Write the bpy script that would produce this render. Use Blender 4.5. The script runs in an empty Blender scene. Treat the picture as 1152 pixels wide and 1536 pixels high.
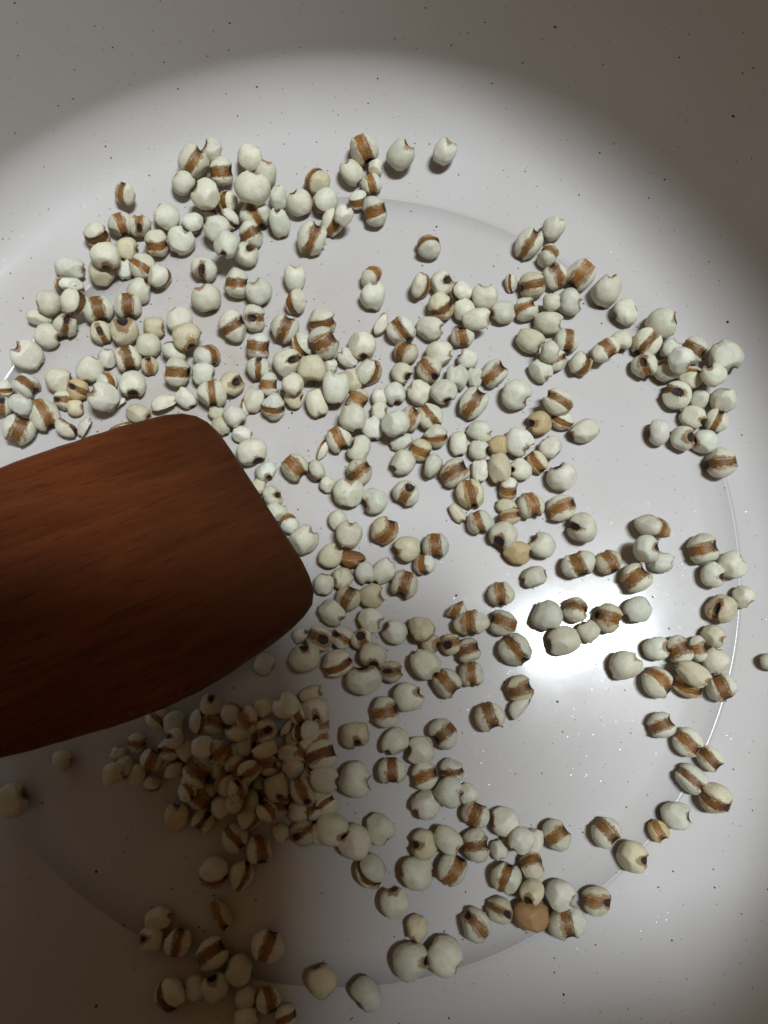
import bpy, bmesh, math, random
from mathutils import Vector, Quaternion, Matrix, noise

# ------------------------------------------------------------------ scene, camera, light
scene = bpy.context.scene
MM = 0.001
C = scene.collection
scene.render.engine = 'CYCLES'
scene.view_settings.view_transform = 'Standard'
scene.view_settings.look = 'None'
scene.view_settings.gamma = 1.0
scene.view_settings.use_curve_mapping = False
scene.view_settings.exposure = 0.0
scene.cycles.use_denoising = True
scene.cycles.max_bounces = 6

CAM = Vector((0.000,-37.691,163.256)) * MM                      # lens a hand's breadth above the pan floor
cam_data = bpy.data.cameras.new('camera')
cam_data.sensor_fit = 'VERTICAL'; cam_data.sensor_height = 24.0
cam_data.lens = 24.0 * 1117.0 / 1536.0
cam_data.clip_start = 0.005; cam_data.clip_end = 20.0
cam = bpy.data.objects.new('camera', cam_data); C.objects.link(cam)
cam.location = CAM
cam.rotation_euler = (-CAM).to_track_quat('-Z', 'Y').to_euler()
scene.camera = cam

world = bpy.data.worlds.new('World'); scene.world = world
world.use_nodes = True
bg = world.node_tree.nodes['Background']
bg.inputs['Color'].default_value = (1.0, 0.54, 0.16, 1.0)      # dim warm kitchen
bg.inputs['Strength'].default_value = 0.105

# the one kitchen lamp: a cool strip light a metre and a half up, to the right of the pan
def area_lamp(name, loc, sx, sy, watts, col, rot):
    ld = bpy.data.lights.new(name, 'AREA'); ld.shape = 'RECTANGLE'; ld.size = sx; ld.size_y = sy
    ld.energy = watts; ld.color = col
    o = bpy.data.objects.new(name, ld); C.objects.link(o); o.location = Vector(loc) * MM
    o.rotation_euler = rot
    return o
area_lamp('strip_lamp', (375.0, 66.0, 1500.0), 0.36, 0.115, 23.2, (0.83, 0.94, 1.0), (0, math.radians(14), math.radians(10)))
# added broad fill light without a known source, softens the shadow edges
area_lamp('soft_fill', (480.0, 110.0, 1900.0), 0.55, 0.50, 4.5, (1.0, 0.95, 0.90), (0, math.radians(14), 0))

# ------------------------------------------------------------------ helpers
def mesh_obj(name, me, parent=None):
    o = bpy.data.objects.new(name, me); C.objects.link(o)
    if parent: o.parent = parent
    return o

def empty(name, loc=(0, 0, 0)):
    o = bpy.data.objects.new(name, None); C.objects.link(o)
    o.location = loc; o.empty_display_size = 0.002
    return o

def tag(o, label, cat, group=None):
    o['label'] = label; o['category'] = cat
    if group: o['group'] = group

def new_mat(name):
    m = bpy.data.materials.new(name); m.use_nodes = True
    nt = m.node_tree; b = nt.nodes['Principled BSDF']
    return m, nt, b

def N(nt, typ, **kw):
    n = nt.nodes.new(typ)
    for k, v in kw.items():
        if hasattr(n, k): setattr(n, k, v)
        else: n.inputs[k].default_value = v
    return n

def ramp(nt, fac, stops):
    r = nt.nodes.new('ShaderNodeValToRGB')
    els = r.color_ramp.elements
    while len(els) < len(stops): els.new(0.5)
    for e, (p, c) in zip(els, stops):
        e.position = p; e.color = c if len(c) == 4 else (*c, 1.0)
    nt.links.new(fac, r.inputs[0]); return r

def math_node(nt, op, a, b=None, clamp=False):
    n = nt.nodes.new('ShaderNodeMath'); n.operation = op; n.use_clamp = clamp
    for k, v in enumerate((a, b)):
        if v is None: continue
        if hasattr(v, 'is_output') or isinstance(v, bpy.types.NodeSocket): nt.links.new(v, n.inputs[k])
        else: n.inputs[k].default_value = v
    return n.outputs[0]

def mix_col(nt, fac, a, b, blend='MIX'):
    n = nt.nodes.new('ShaderNodeMix'); n.data_type = 'RGBA'; n.blend_type = blend
    for sock, v in ((n.inputs[0], fac), (n.inputs[6], a), (n.inputs[7], b)):
        if isinstance(v, bpy.types.NodeSocket): nt.links.new(v, sock)
        elif isinstance(v, (int, float)): sock.default_value = v
        else: sock.default_value = v if len(v) == 4 else (*v, 1.0)
    return n.outputs[2]

# ------------------------------------------------------------------ materials
def pan_material():
    m, nt, b = new_mat('speckled_enamel'); L = nt.links
    tc = N(nt, 'ShaderNodeTexCoord'); pos = tc.outputs['Object']
    base = (0.515, 0.482, 0.470)
    big = N(nt, 'ShaderNodeTexNoise', Scale=28.0, Detail=3.0); L.new(pos, big.inputs['Vector'])
    col = mix_col(nt, ramp(nt, big.outputs['Fac'], [(0.35, (0, 0, 0)), (0.7, (1, 1, 1))]).outputs[0], base, (0.495, 0.458, 0.438))
    # faint starch film left by the roasting, heaviest where seeds were stirred at the left
    film = N(nt, 'ShaderNodeTexNoise', Scale=60.0, Detail=6.0, Roughness=0.7); L.new(pos, film.inputs['Vector'])
    sep = N(nt, 'ShaderNodeSeparateXYZ'); L.new(pos, sep.inputs[0])
    g = N(nt, 'ShaderNodeVectorMath', operation='DISTANCE'); L.new(pos, g.inputs[0]); g.inputs[1].default_value = (-0.035, 0.035, 0.0)
    near = math_node(nt, 'MULTIPLY', math_node(nt, 'SUBTRACT', 1.0, math_node(nt, 'DIVIDE', g.outputs['Value'], 0.06), True), 1.1)
    filmf = math_node(nt, 'MULTIPLY', ramp(nt, film.outputs['Fac'], [(0.42, (0, 0, 0)), (0.75, (1, 1, 1))]).outputs[0], near)
    col = mix_col(nt, filmf, col, (0.44, 0.36, 0.28))
    # dark specks of two sizes baked in the coating
    uv = N(nt, 'ShaderNodeUVMap', uv_map='flat')
    wob = N(nt, 'ShaderNodeTexNoise', Scale=3200.0, Detail=1.0); L.new(pos, wob.inputs['Vector'])
    for sc, thr, rmm, dark in ((130.0, 1.0, 0.21, (0.055, 0.036, 0.04)), (60.0, 0.55, 0.32, (0.035, 0.016, 0.022)), (240.0, 0.85, 0.13, (0.13, 0.11, 0.11))):
        v = N(nt, 'ShaderNodeTexVoronoi', voronoi_dimensions='2D', Scale=sc, Randomness=1.0); L.new(uv.outputs[0], v.inputs['Vector'])
        vs = N(nt, 'ShaderNodeSeparateColor'); L.new(v.outputs['Color'], vs.inputs[0])
        r0 = rmm * 0.001 * sc
        rad = math_node(nt, 'MULTIPLY', math_node(nt, 'ADD', math_node(nt, 'MULTIPLY', vs.outputs[1], 0.75), 0.35), r0)
        dist = math_node(nt, 'ADD', v.outputs['Distance'], math_node(nt, 'MULTIPLY', math_node(nt, 'SUBTRACT', wob.outputs['Fac'], 0.5), r0 * 0.9))
        sp = math_node(nt, 'MULTIPLY', math_node(nt, 'SUBTRACT', rad, dist), 1.0 / (0.3 * r0), True)
        sp = math_node(nt, 'MULTIPLY', sp, math_node(nt, 'LESS_THAN', vs.outputs[0], math_node(nt, 'MULTIPLY', math_node(nt, 'ADD', math_node(nt, 'MULTIPLY', math_node(nt, 'SUBTRACT', big.outputs['Fac'], 0.5), 3.0), 0.9), thr)))
        col = mix_col(nt, sp, col, dark)
    L.new(col, b.inputs['Base Color'])
    b.inputs['Roughness'].default_value = 0.40
    b.inputs['Specular IOR Level'].default_value = 0.16
    # the bottom is polished, the wall turns satin above the ring
    pl = N(nt, 'ShaderNodeVectorMath', operation='LENGTH'); cx = N(nt, 'ShaderNodeCombineXYZ'); L.new(sep.outputs[0], cx.inputs[0]); L.new(sep.outputs[1], cx.inputs[1]); L.new(cx.outputs[0], pl.inputs[0])
    cw = N(nt, 'ShaderNodeMapRange'); L.new(pl.outputs['Value'], cw.inputs[0]); cw.inputs[1].default_value = 0.0860; cw.inputs[2].default_value = 0.0980; cw.inputs[3].default_value = 0.40; cw.inputs[4].default_value = 0.03
    L.new(cw.outputs[0], b.inputs['Coat Weight'])
    cr = N(nt, 'ShaderNodeMapRange'); L.new(film.outputs['Fac'], cr.inputs[0]); cr.inputs[1].default_value = 0.3; cr.inputs[2].default_value = 0.7; cr.inputs[3].default_value = 0.07; cr.inputs[4].default_value = 0.14
    L.new(cr.outputs[0], b.inputs['Coat Roughness'])
    # fine orange-peel plus mica flakes that glint
    fl = N(nt, 'ShaderNodeTexVoronoi', Scale=4200.0); L.new(pos, fl.inputs['Vector'])
    n1 = N(nt, 'ShaderNodeTexNoise', Scale=950.0, Detail=2.0); L.new(pos, n1.inputs['Vector'])
    bump = N(nt, 'ShaderNodeBump', Strength=0.06, Distance=0.0002); L.new(n1.outputs['Fac'], bump.inputs['Height'])
    L.new(bump.outputs[0], b.inputs['Normal'])
    gl = N(nt, 'ShaderNodeBsdfGlossy', Roughness=0.12)
    off = N(nt, 'ShaderNodeVectorMath', operation='SUBTRACT'); L.new(fl.outputs['Color'], off.inputs[0]); off.inputs[1].default_value = (0.5, 0.5, 0.5)
    scl = N(nt, 'ShaderNodeVectorMath', operation='SCALE'); L.new(off.outputs[0], scl.inputs[0]); scl.inputs['Scale'].default_value = 0.22
    geo = N(nt, 'ShaderNodeNewGeometry')
    add = N(nt, 'ShaderNodeVectorMath', operation='ADD'); L.new(geo.outputs['Normal'], add.inputs[0]); L.new(scl.outputs[0], add.inputs[1])
    nrm = N(nt, 'ShaderNodeVectorMath', operation='NORMALIZE'); L.new(add.outputs[0], nrm.inputs[0])
    L.new(nrm.outputs[0], gl.inputs['Normal'])
    fs = N(nt, 'ShaderNodeSeparateColor'); L.new(fl.outputs['Color'], fs.inputs[0])
    pick = math_node(nt, 'MULTIPLY', math_node(nt, 'GREATER_THAN', fs.outputs[2], 0.975), math_node(nt, 'MULTIPLY', math_node(nt, 'LESS_THAN', fl.outputs['Distance'], 0.34), 0.022))
    mx = N(nt, 'ShaderNodeMixShader'); L.new(pick, mx.inputs[0]); L.new(b.outputs[0], mx.inputs[1]); L.new(gl.outputs[0], mx.inputs[2])
    L.new(mx.outputs[0], nt.nodes['Material Output'].inputs['Surface'])
    return m

def kernel_material(name, from_attr=False):
    m, nt, b = new_mat(name); L = nt.links
    tc = N(nt, 'ShaderNodeTexCoord')
    if from_attr:
        pos = tc.outputs['Object']
        sc = N(nt, 'ShaderNodeVectorMath', operation='SCALE'); L.new(pos, sc.inputs[0]); sc.inputs['Scale'].default_value = 160.0
        vec = sc.outputs[0]
        ca = N(nt, 'ShaderNodeAttribute', attribute_name='tint'); tint, alpha = ca.outputs['Color'], ca.outputs['Alpha']
        rnd = None
    else:
        oi = N(nt, 'ShaderNodeObjectInfo'); tint, alpha = oi.outputs['Color'], oi.outputs['Alpha']
        off = N(nt, 'ShaderNodeVectorMath', operation='SCALE'); off.inputs[0].default_value = (37.0, 11.0, 23.0); L.new(oi.outputs['Random'], off.inputs['Scale'])
        ad = N(nt, 'ShaderNodeVectorMath', operation='ADD'); L.new(tc.outputs['Object'], ad.inputs[0]); L.new(off.outputs[0], ad.inputs[1])
        vec = ad.outputs[0]
    n1 = N(nt, 'ShaderNodeTexNoise', Scale=2.6, Detail=3.0, Roughness=0.6); L.new(vec, n1.inputs['Vector'])
    n2 = N(nt, 'ShaderNodeTexNoise', Scale=17.0, Detail=3.0, Roughness=0.65); L.new(vec, n2.inputs['Vector'])
    # floury skin: light scuffs over a slightly greener horny body
    mot = ramp(nt, n1.outputs['Fac'], [(0.30, (0.88, 0.885, 0.83)), (0.70, (1.10, 1.10, 1.10))])
    col = mix_col(nt, 1.0, tint, mot.outputs[0], 'MULTIPLY')
    fine = ramp(nt, n2.outputs['Fac'], [(0.28, (0.90, 0.88, 0.83)), (0.55, (1.03, 1.03, 1.03))])
    col = mix_col(nt, 1.0, col, fine.outputs[0], 'MULTIPLY')
    # rests of brown husk: hug the groove, spread over stained ones
    st = N(nt, 'ShaderNodeAttribute', attribute_name='stain')
    s = math_node(nt, 'ADD', st.outputs['Fac'], math_node(nt, 'MULTIPLY', alpha, 0.42))
    s = math_node(nt, 'ADD', s, math_node(nt, 'MULTIPLY', math_node(nt, 'SUBTRACT', n1.outputs['Fac'], 0.5), 1.5))
    s = math_node(nt, 'ADD', s, math_node(nt, 'MULTIPLY', math_node(nt, 'SUBTRACT', n2.outputs['Fac'], 0.5), 0.7))
    husk = ramp(nt, s, [(0.46, (0, 0, 0)), (0.72, (1, 1, 1))])
    hc = mix_col(nt, n2.outputs['Fac'], (0.14, 0.054, 0.012), (0.33, 0.17, 0.052))
    col = mix_col(nt, math_node(nt, 'MULTIPLY', husk.outputs[0], 0.85), col, hc)
    L.new(col, b.inputs['Base Color'])
    b.inputs['Roughness'].default_value = 0.52
    b.inputs['Specular IOR Level'].default_value = 0.32
    bump = N(nt, 'ShaderNodeBump', Strength=0.24, Distance=0.0003)
    L.new(n2.outputs['Fac'], bump.inputs['Height']); L.new(bump.outputs[0], b.inputs['Normal'])
    return m

def crease_material():
    m, nt, b = new_mat('brown_husk'); L = nt.links
    at = N(nt, 'ShaderNodeAttribute', attribute_name='local')
    mp = N(nt, 'ShaderNodeMapping'); L.new(at.outputs['Vector'], mp.inputs['Vector']); mp.inputs['Scale'].default_value = (3.0, 16.0, 6.0)
    oi = N(nt, 'ShaderNodeObjectInfo'); L.new(oi.outputs['Random'], mp.inputs['Location'])
    n1 = N(nt, 'ShaderNodeTexNoise', Scale=1.6, Detail=5.0, Roughness=0.65); L.new(mp.outputs[0], n1.inputs['Vector'])
    c = ramp(nt, n1.outputs['Fac'], [(0.26, (0.055, 0.020, 0.005)), (0.47, (0.225, 0.095, 0.019)), (0.76, (0.42, 0.205, 0.055))])
    v = math_node(nt, 'ADD', math_node(nt, 'MULTIPLY', oi.outputs['Random'], 0.55), 0.58)
    hv = N(nt, 'ShaderNodeHueSaturation'); L.new(c.outputs[0], hv.inputs['Color']); L.new(v, hv.inputs['Value'])
    # darker towards the attachment scar
    sx = N(nt, 'ShaderNodeSeparateXYZ'); L.new(at.outputs['Vector'], sx.inputs[0])
    dk = ramp(nt, sx.outputs[0], [(0.12, (0, 0, 0)), (0.40, (1, 1, 1))])
    col = mix_col(nt, math_node(nt, 'MULTIPLY', dk.outputs[0], 0.65), hv.outputs[0], (0.03, 0.012, 0.006))
    # starch creeping over the edges of the husk
    ed = N(nt, 'ShaderNodeAttribute', attribute_name='edge')
    mp2 = N(nt, 'ShaderNodeVectorMath', operation='ADD'); L.new(at.outputs['Vector'], mp2.inputs[0]); L.new(oi.outputs['Random'], mp2.inputs[1])
    n3 = N(nt, 'ShaderNodeTexNoise', Scale=7.0, Detail=3.0, Roughness=0.6); L.new(mp2.outputs[0], n3.inputs['Vector'])
    pale = ramp(nt, math_node(nt, 'ADD', ed.outputs['Fac'], math_node(nt, 'MULTIPLY', math_node(nt, 'SUBTRACT', n3.outputs['Fac'], 0.5), 1.9)), [(0.80, (0, 0, 0)), (1.12, (1, 1, 1))])
    col = mix_col(nt, math_node(nt, 'MULTIPLY', pale.outputs[0], 0.62), col, (0.52, 0.43, 0.27))
    L.new(col, b.inputs['Base Color'])
    b.inputs['Roughness'].default_value = 0.5
    bump = N(nt, 'ShaderNodeBump', Strength=0.35, Distance=0.0003); L.new(n1.outputs['Fac'], bump.inputs['Height']); L.new(bump.outputs[0], b.inputs['Normal'])
    return m

def hilum_material():
    m, nt, b = new_mat('dark_scar'); L = nt.links
    at = N(nt, 'ShaderNodeAttribute', attribute_name='local')
    n1 = N(nt, 'ShaderNodeTexNoise', Scale=14.0, Detail=3.0); L.new(at.outputs['Vector'], n1.inputs['Vector'])
    c = ramp(nt, n1.outputs['Fac'], [(0.35, (0.006, 0.005, 0.006)), (0.75, (0.045, 0.022, 0.012))])
    L.new(c.outputs[0], b.inputs['Base Color']); b.inputs['Roughness'].default_value = 0.7
    return m

def wood_material():
    m, nt, b = new_mat('oiled_wood'); L = nt.links
    tc = N(nt, 'ShaderNodeTexCoord')
    mp = N(nt, 'ShaderNodeMapping'); L.new(tc.outputs['Object'], mp.inputs['Vector']); mp.inputs['Scale'].default_value = (14.0, 150.0, 60.0)
    n1 = N(nt, 'ShaderNodeTexNoise', Scale=1.9, Detail=6.0, Roughness=0.62, Distortion=0.1); L.new(mp.outputs[0], n1.inputs['Vector'])
    c = ramp(nt, n1.outputs['Fac'], [(0.25, (0.065, 0.013, 0.003)), (0.5, (0.102, 0.024, 0.0055)), (0.78, (0.145, 0.039, 0.010))])
    # short dark pores along the grain
    mp2 = N(nt, 'ShaderNodeMapping'); L.new(tc.outputs['Object'], mp2.inputs['Vector']); mp2.inputs['Scale'].default_value = (170.0, 1500.0, 400.0)
    v = N(nt, 'ShaderNodeTexNoise', Scale=1.0, Detail=2.0); L.new(mp2.outputs[0], v.inputs['Vector'])
    pore = ramp(nt, v.outputs['Fac'], [(0.58, (0, 0, 0)), (0.70, (1, 1, 1))])
    col = mix_col(nt, math_node(nt, 'MULTIPLY', pore.outputs[0], 0.55), c.outputs[0], (0.04, 0.008, 0.002))
    mp3 = N(nt, 'ShaderNodeMapping'); L.new(tc.outputs['Object'], mp3.inputs['Vector']); mp3.inputs['Scale'].default_value = (30.0, 260.0, 100.0)
    w = N(nt, 'ShaderNodeTexNoise', Scale=1.0, Detail=3.0); L.new(mp3.outputs[0], w.inputs['Vector'])
    streak = ramp(nt, w.outputs['Fac'], [(0.55, (0, 0, 0)), (0.72, (1, 1, 1))])
    col = mix_col(nt, math_node(nt, 'MULTIPLY', streak.outputs[0], 0.42), col, (0.038, 0.008, 0.002))
    # worn pale rim and rubbed-in starch
    wr = N(nt, 'ShaderNodeAttribute', attribute_name='wear')
    sc = N(nt, 'ShaderNodeTexNoise', Scale=420.0, Detail=5.0, Roughness=0.7); L.new(tc.outputs['Object'], sc.inputs['Vector'])
    wf = ramp(nt, math_node(nt, 'ADD', math_node(nt, 'MULTIPLY', wr.outputs['Fac'], 0.22), sc.outputs['Fac']), [(0.70, (0, 0, 0)), (0.92, (1, 1, 1))])
    col = mix_col(nt, math_node(nt, 'MULTIPLY', wf.outputs[0], 0.45), col, (0.22, 0.095, 0.04))
    # darker towards the working end and one edge, broken up by noise
    sxyz = N(nt, 'ShaderNodeSeparateXYZ'); L.new(tc.outputs['Object'], sxyz.inputs[0])
    nb = N(nt, 'ShaderNodeTexNoise', Scale=70.0, Detail=3.0); L.new(tc.outputs['Object'], nb.inputs['Vector'])
    end = math_node(nt, 'ADD', math_node(nt, 'MULTIPLY', sxyz.outputs[0], -22.0), math_node(nt, 'ADD', math_node(nt, 'MULTIPLY', sxyz.outputs[1], 5.0), math_node(nt, 'MULTIPLY', nb.outputs['Fac'], 0.5)))
    endf = ramp(nt, math_node(nt, 'ADD', end, 0.55), [(0.0, (0, 0, 0)), (0.95, (1, 1, 1))])
    col = mix_col(nt, math_node(nt, 'MULTIPLY', endf.outputs[0], 0.8), col, (0.022, 0.007, 0.002))
    L.new(col, b.inputs['Base Color']); b.inputs['Roughness'].default_value = 0.46
    b.inputs['Specular IOR Level'].default_value = 0.15
    bump = N(nt, 'ShaderNodeBump', Strength=0.25, Distance=0.0003); L.new(v.outputs['Fac'], bump.inputs['Height']); L.new(bump.outputs[0], b.inputs['Normal'])
    return m

M_PAN = pan_material()
M_KERNEL = kernel_material('floury_kernel')
M_KERNEL_STUFF = kernel_material('floury_kernel_small', True)
M_CREASE = crease_material(); M_HILUM = hilum_material(); M_WOOD = wood_material()

# ------------------------------------------------------------------ the pan
import math
# inner pan profile beyond the flat bottom (mm): a short bend at the ring, then the wall curls up
def pan_profile():
    pts = [(0.0, 0.0)]; x = z = 0.0; s = 0.0
    while z < 82.0:
        if s < 0.42: ang = 27.0 * s / 0.42
        elif s < 0.75: ang = 27.0 - 13.0 * (s - 0.42) / 0.33
        else: ang = 14.0 + min((s - 0.75) / 33.0, 1.0) ** 2.3 * 72.0
        ds = 0.04 if s < 0.78 else (1.3 if s < 40 else 6.0)
        x += ds * math.cos(math.radians(ang)); z += ds * math.sin(math.radians(ang)); s += ds
        pts.append((x, z))
    return pts
PROF = pan_profile()
def zprof(d):
    if d <= 0: return 0.0
    for (x0, z0), (x1, z1) in zip(PROF, PROF[1:]):
        if x0 <= d <= x1: return z0 + (z1 - z0) * (d - x0) / (x1 - x0)
    return PROF[-1][1]

PAN_C = Vector((*(-9.616,-7.547), 0.0)); PAN_R = 88.140

def revolve(name, prof, seg, parent, close_centre=False):
    bm = bmesh.new(); rings = []
    for r, z in prof:
        if r < 1e-6: rings.append([bm.verts.new((0, 0, z * MM))])
        else: rings.append([bm.verts.new((r * MM * math.cos(2 * math.pi * k / seg), r * MM * math.sin(2 * math.pi * k / seg), z * MM)) for k in range(seg)])
    for a, b in zip(rings, rings[1:]):
        for k in range(seg):
            k2 = (k + 1) % seg
            if len(a) == 1: bm.faces.new((a[0], b[k], b[k2]))
            elif len(b) == 1: bm.faces.new((a[k], b[0], a[k2]))
            else: bm.faces.new((a[k], b[k], b[k2], a[k2]))
    bmesh.ops.recalc_face_normals(bm, faces=bm.faces)
    # flat coordinates in metres for the specks: plan on the bottom, unrolled on the wall
    ul = bm.loops.layers.uv.new('flat')
    arc = [0.0]
    for (r0, z0), (r1, z1) in zip(prof, prof[1:]): arc.append(arc[-1] + math.hypot(r1 - r0, z1 - z0))
    ring_of = {v: i for i, row in enumerate(rings) for v in row}
    for f in bm.faces:
        ang = [math.atan2(l.vert.co.y, l.vert.co.x) for l in f.loops]
        for l, a in zip(f.loops, ang):
            if close_centre: l[ul].uv = (l.vert.co.x, l.vert.co.y)
            else:
                if max(ang) - min(ang) > 3 and a < 0: a += 2 * math.pi
                l[ul].uv = (a * 0.105, 0.5 + arc[ring_of[l.vert]] * MM)
    me = bpy.data.meshes.new(name); bm.to_mesh(me); bm.free()
    for p in me.polygons: p.use_smooth = True
    me.materials.append(M_PAN)
    return mesh_obj(name, me, parent)

pan = empty('pan', PAN_C * MM)
tag(pan, 'white speckled round pan with a bright ring around its flat bottom', 'pan')
T = 3.0                                                     # sheet thickness, mm
flat = [(0, 0)] + [(PAN_R * k / 12.0, 0.0) for k in range(1, 13)]
base_prof = flat + [(PAN_R, -T), (PAN_R * 0.5, -T), (0.0, -T)]
revolve('pan_base', base_prof, 192, pan, True)
inner = [(PAN_R + x + (0.004 if k == 0 else 0), z) for k, (x, z) in enumerate(PROF)]
rx, rz = inner[-1]
rim = [(rx + 0.6, rz + 1.4), (rx + 2.2, rz + 2.2), (rx + 4.2, rz + 1.6), (rx + 4.6, rz)]
outer = [(x + T * 0.9, z - T * 0.6) for x, z in reversed(inner[26:-2])] + [(PAN_R + 0.004, -T)]
wall = revolve('side_wall', inner + rim + outer, 192, pan)

# ------------------------------------------------------------------ the spatula
SP_UV = [(42.04, -26.12), (34.4, -26.67), (24.72, -27.44), (14.38, -27.83), (6.56, -27.87), (2.64, -27.58), (-0.04, -26.39), (-1.45, -23.55), (-2.13, -18.9), (-2.22, -8.52), (-2.14, -0.02), (-2.05, 8.3), (-2.4, 15.29), (-2.3, 18.62), (-1.19, 21.78), (0.64, 23.88), (3.32, 25.17), (8.06, 25.99), (15.2, 26.8), (23.45, 27.61), (30.92, 28.04), (37.37, 27.53), (43.3, 26.76), (53.72, 24.28), (63.13, 21.94)]
SP_O = Vector((-26.662, -1.641, 9.0)); SP_A = Vector((-0.70275, -0.46075, 0.54208)); SP_V = Vector((0.5483, -0.83628, 0.0))
def build_spatula():
    n = SP_A.cross(SP_V).normalized()
    root = empty('spatula', SP_O * MM)
    rot = Matrix((SP_A, SP_V, n)).transposed()
    root.rotation_euler = rot.to_euler()
    tag(root, 'dark reddish brown wooden spatula reaching in from the left', 'spatula')
    # half widths along the blade as seen, then the neck and handle out of frame
    top = [(u, v) for u, v in SP_UV if v < 0 and u > 3]
    bot = [(u, v) for u, v in SP_UV if v > 0 and u > 3]
    corner = [(u, v) for u, v in SP_UV if u <= 3]
    up = sorted(top) ; lo = sorted(bot)
    ext_up = [(52, -24.6), (63, -21.8), (76, -17.5), (90, -13.2), (106, -10.4), (126, -9.2), (170, -9.0), (215, -9.6), (246, -9.4), (252, -7.5), (255, -3.5)]
    ext_lo = [(76, 17.8), (90, 13.4), (106, 10.4), (126, 9.2), (170, 9.0), (215, 9.6), (246, 9.4), (252, 7.5), (255, 3.5)]
    loop = list(reversed(up)) + corner + lo                  # open outline round the tip
    outline = list(reversed(ext_up)) + loop + ext_lo
    # even out hand-read points
    for _ in range(1):
        outline = [outline[0]] + [tuple((outline[i - 1][k] + 2 * outline[i][k] + outline[i + 1][k]) / 4 for k in (0, 1)) for i in range(1, len(outline) - 1)] + [outline[-1]]
    fine = []
    for a, b in zip(outline, outline[1:]):                    # subdivide and roughen the hand-carved edge
        k = max(1, int(math.hypot(b[0] - a[0], b[1] - a[1]) / 2.5))
        fine += [(a[0] + (b[0] - a[0]) * i / k, a[1] + (b[1] - a[1]) * i / k) for i in range(k)]
    fine.append(outline[-1])
    for _ in range(2): fine = [fine[0]] + [tuple((fine[i - 1][k] + 2 * fine[i][k] + fine[i + 1][k]) / 4 for k in (0, 1)) for i in range(1, len(fine) - 1)] + [fine[-1]]
    outline = [(u + 0.22 * noise.noise(Vector((u, v, 3.0)) * 0.35), v + 0.22 * noise.noise(Vector((u, v, 9.0)) * 0.35)) for u, v in fine]
    def thick(u): return 2.6 + 3.4 * min(max(u / 70.0, 0), 1) ** 0.8 + (4.0 * min(max((u - 80) / 40.0, 0), 1))
    def make(name, sel, cut):
        bm = bmesh.new()
        pts = [p for p in outline if sel(p[0])]
        lays = []
        for inset, zf in ((1.9, 1.0), (0.9, 0.86), (0.25, 0.55), (0.0, 0.1), (0.25, -0.4), (1.0, -0.86), (2.0, -1.0)):
            row = []
            for i, (u, v) in enumerate(pts):
                a = pts[max(i - 1, 0)]; b = pts[min(i + 1, len(pts) - 1)]
                t = Vector((b[0] - a[0], b[1] - a[1])).normalized(); nr = Vector((-t.y, t.x))
                if nr.dot(Vector((max(8.0, u) - u - 0.001 if u < 8 else 0, -v))) < 0: nr = -nr
                if cut is not None and i in (0, len(pts) - 1): nr = Vector((0, -1 if v > 0 else 1))
                q = Vector((u, v)) + nr * inset
                row.append(bm.verts.new((q.x * MM, q.y * MM, zf * thick(u) * 0.5 * MM)))
            lays.append(row)
        for a, b in zip(lays, lays[1:]):
            for i in range(len(pts)):
                j = (i + 1) % len(pts)
                bm.faces.new((a[i], a[j], b[j], b[i]))
        f1 = bm.faces.new(lays[0]); f2 = bm.faces.new(list(reversed(lays[-1])))
        bmesh.ops.recalc_face_normals(bm, faces=bm.faces)
        bmesh.ops.triangulate(bm, faces=[f1, f2])
        me = bpy.data.meshes.new(name); bm.to_mesh(me); bm.free()
        wa = me.attributes.new('wear', 'FLOAT', 'POINT'); wv = (0.35, 0.9, 1.0, 1.0, 0.8, 0.4, 0.0)
        wa.data.foreach_set('value', [wv[i // len(pts)] for i in range(len(me.vertices))])
        for p in me.polygons: p.use_smooth = len(p.vertices) == 4
        me.materials.append(M_WOOD)
        return mesh_obj(name, me, root)
    make('blade', lambda u: u <= 100, 1)
    make('handle', lambda u: u > 88, 1)
build_spatula()

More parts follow.
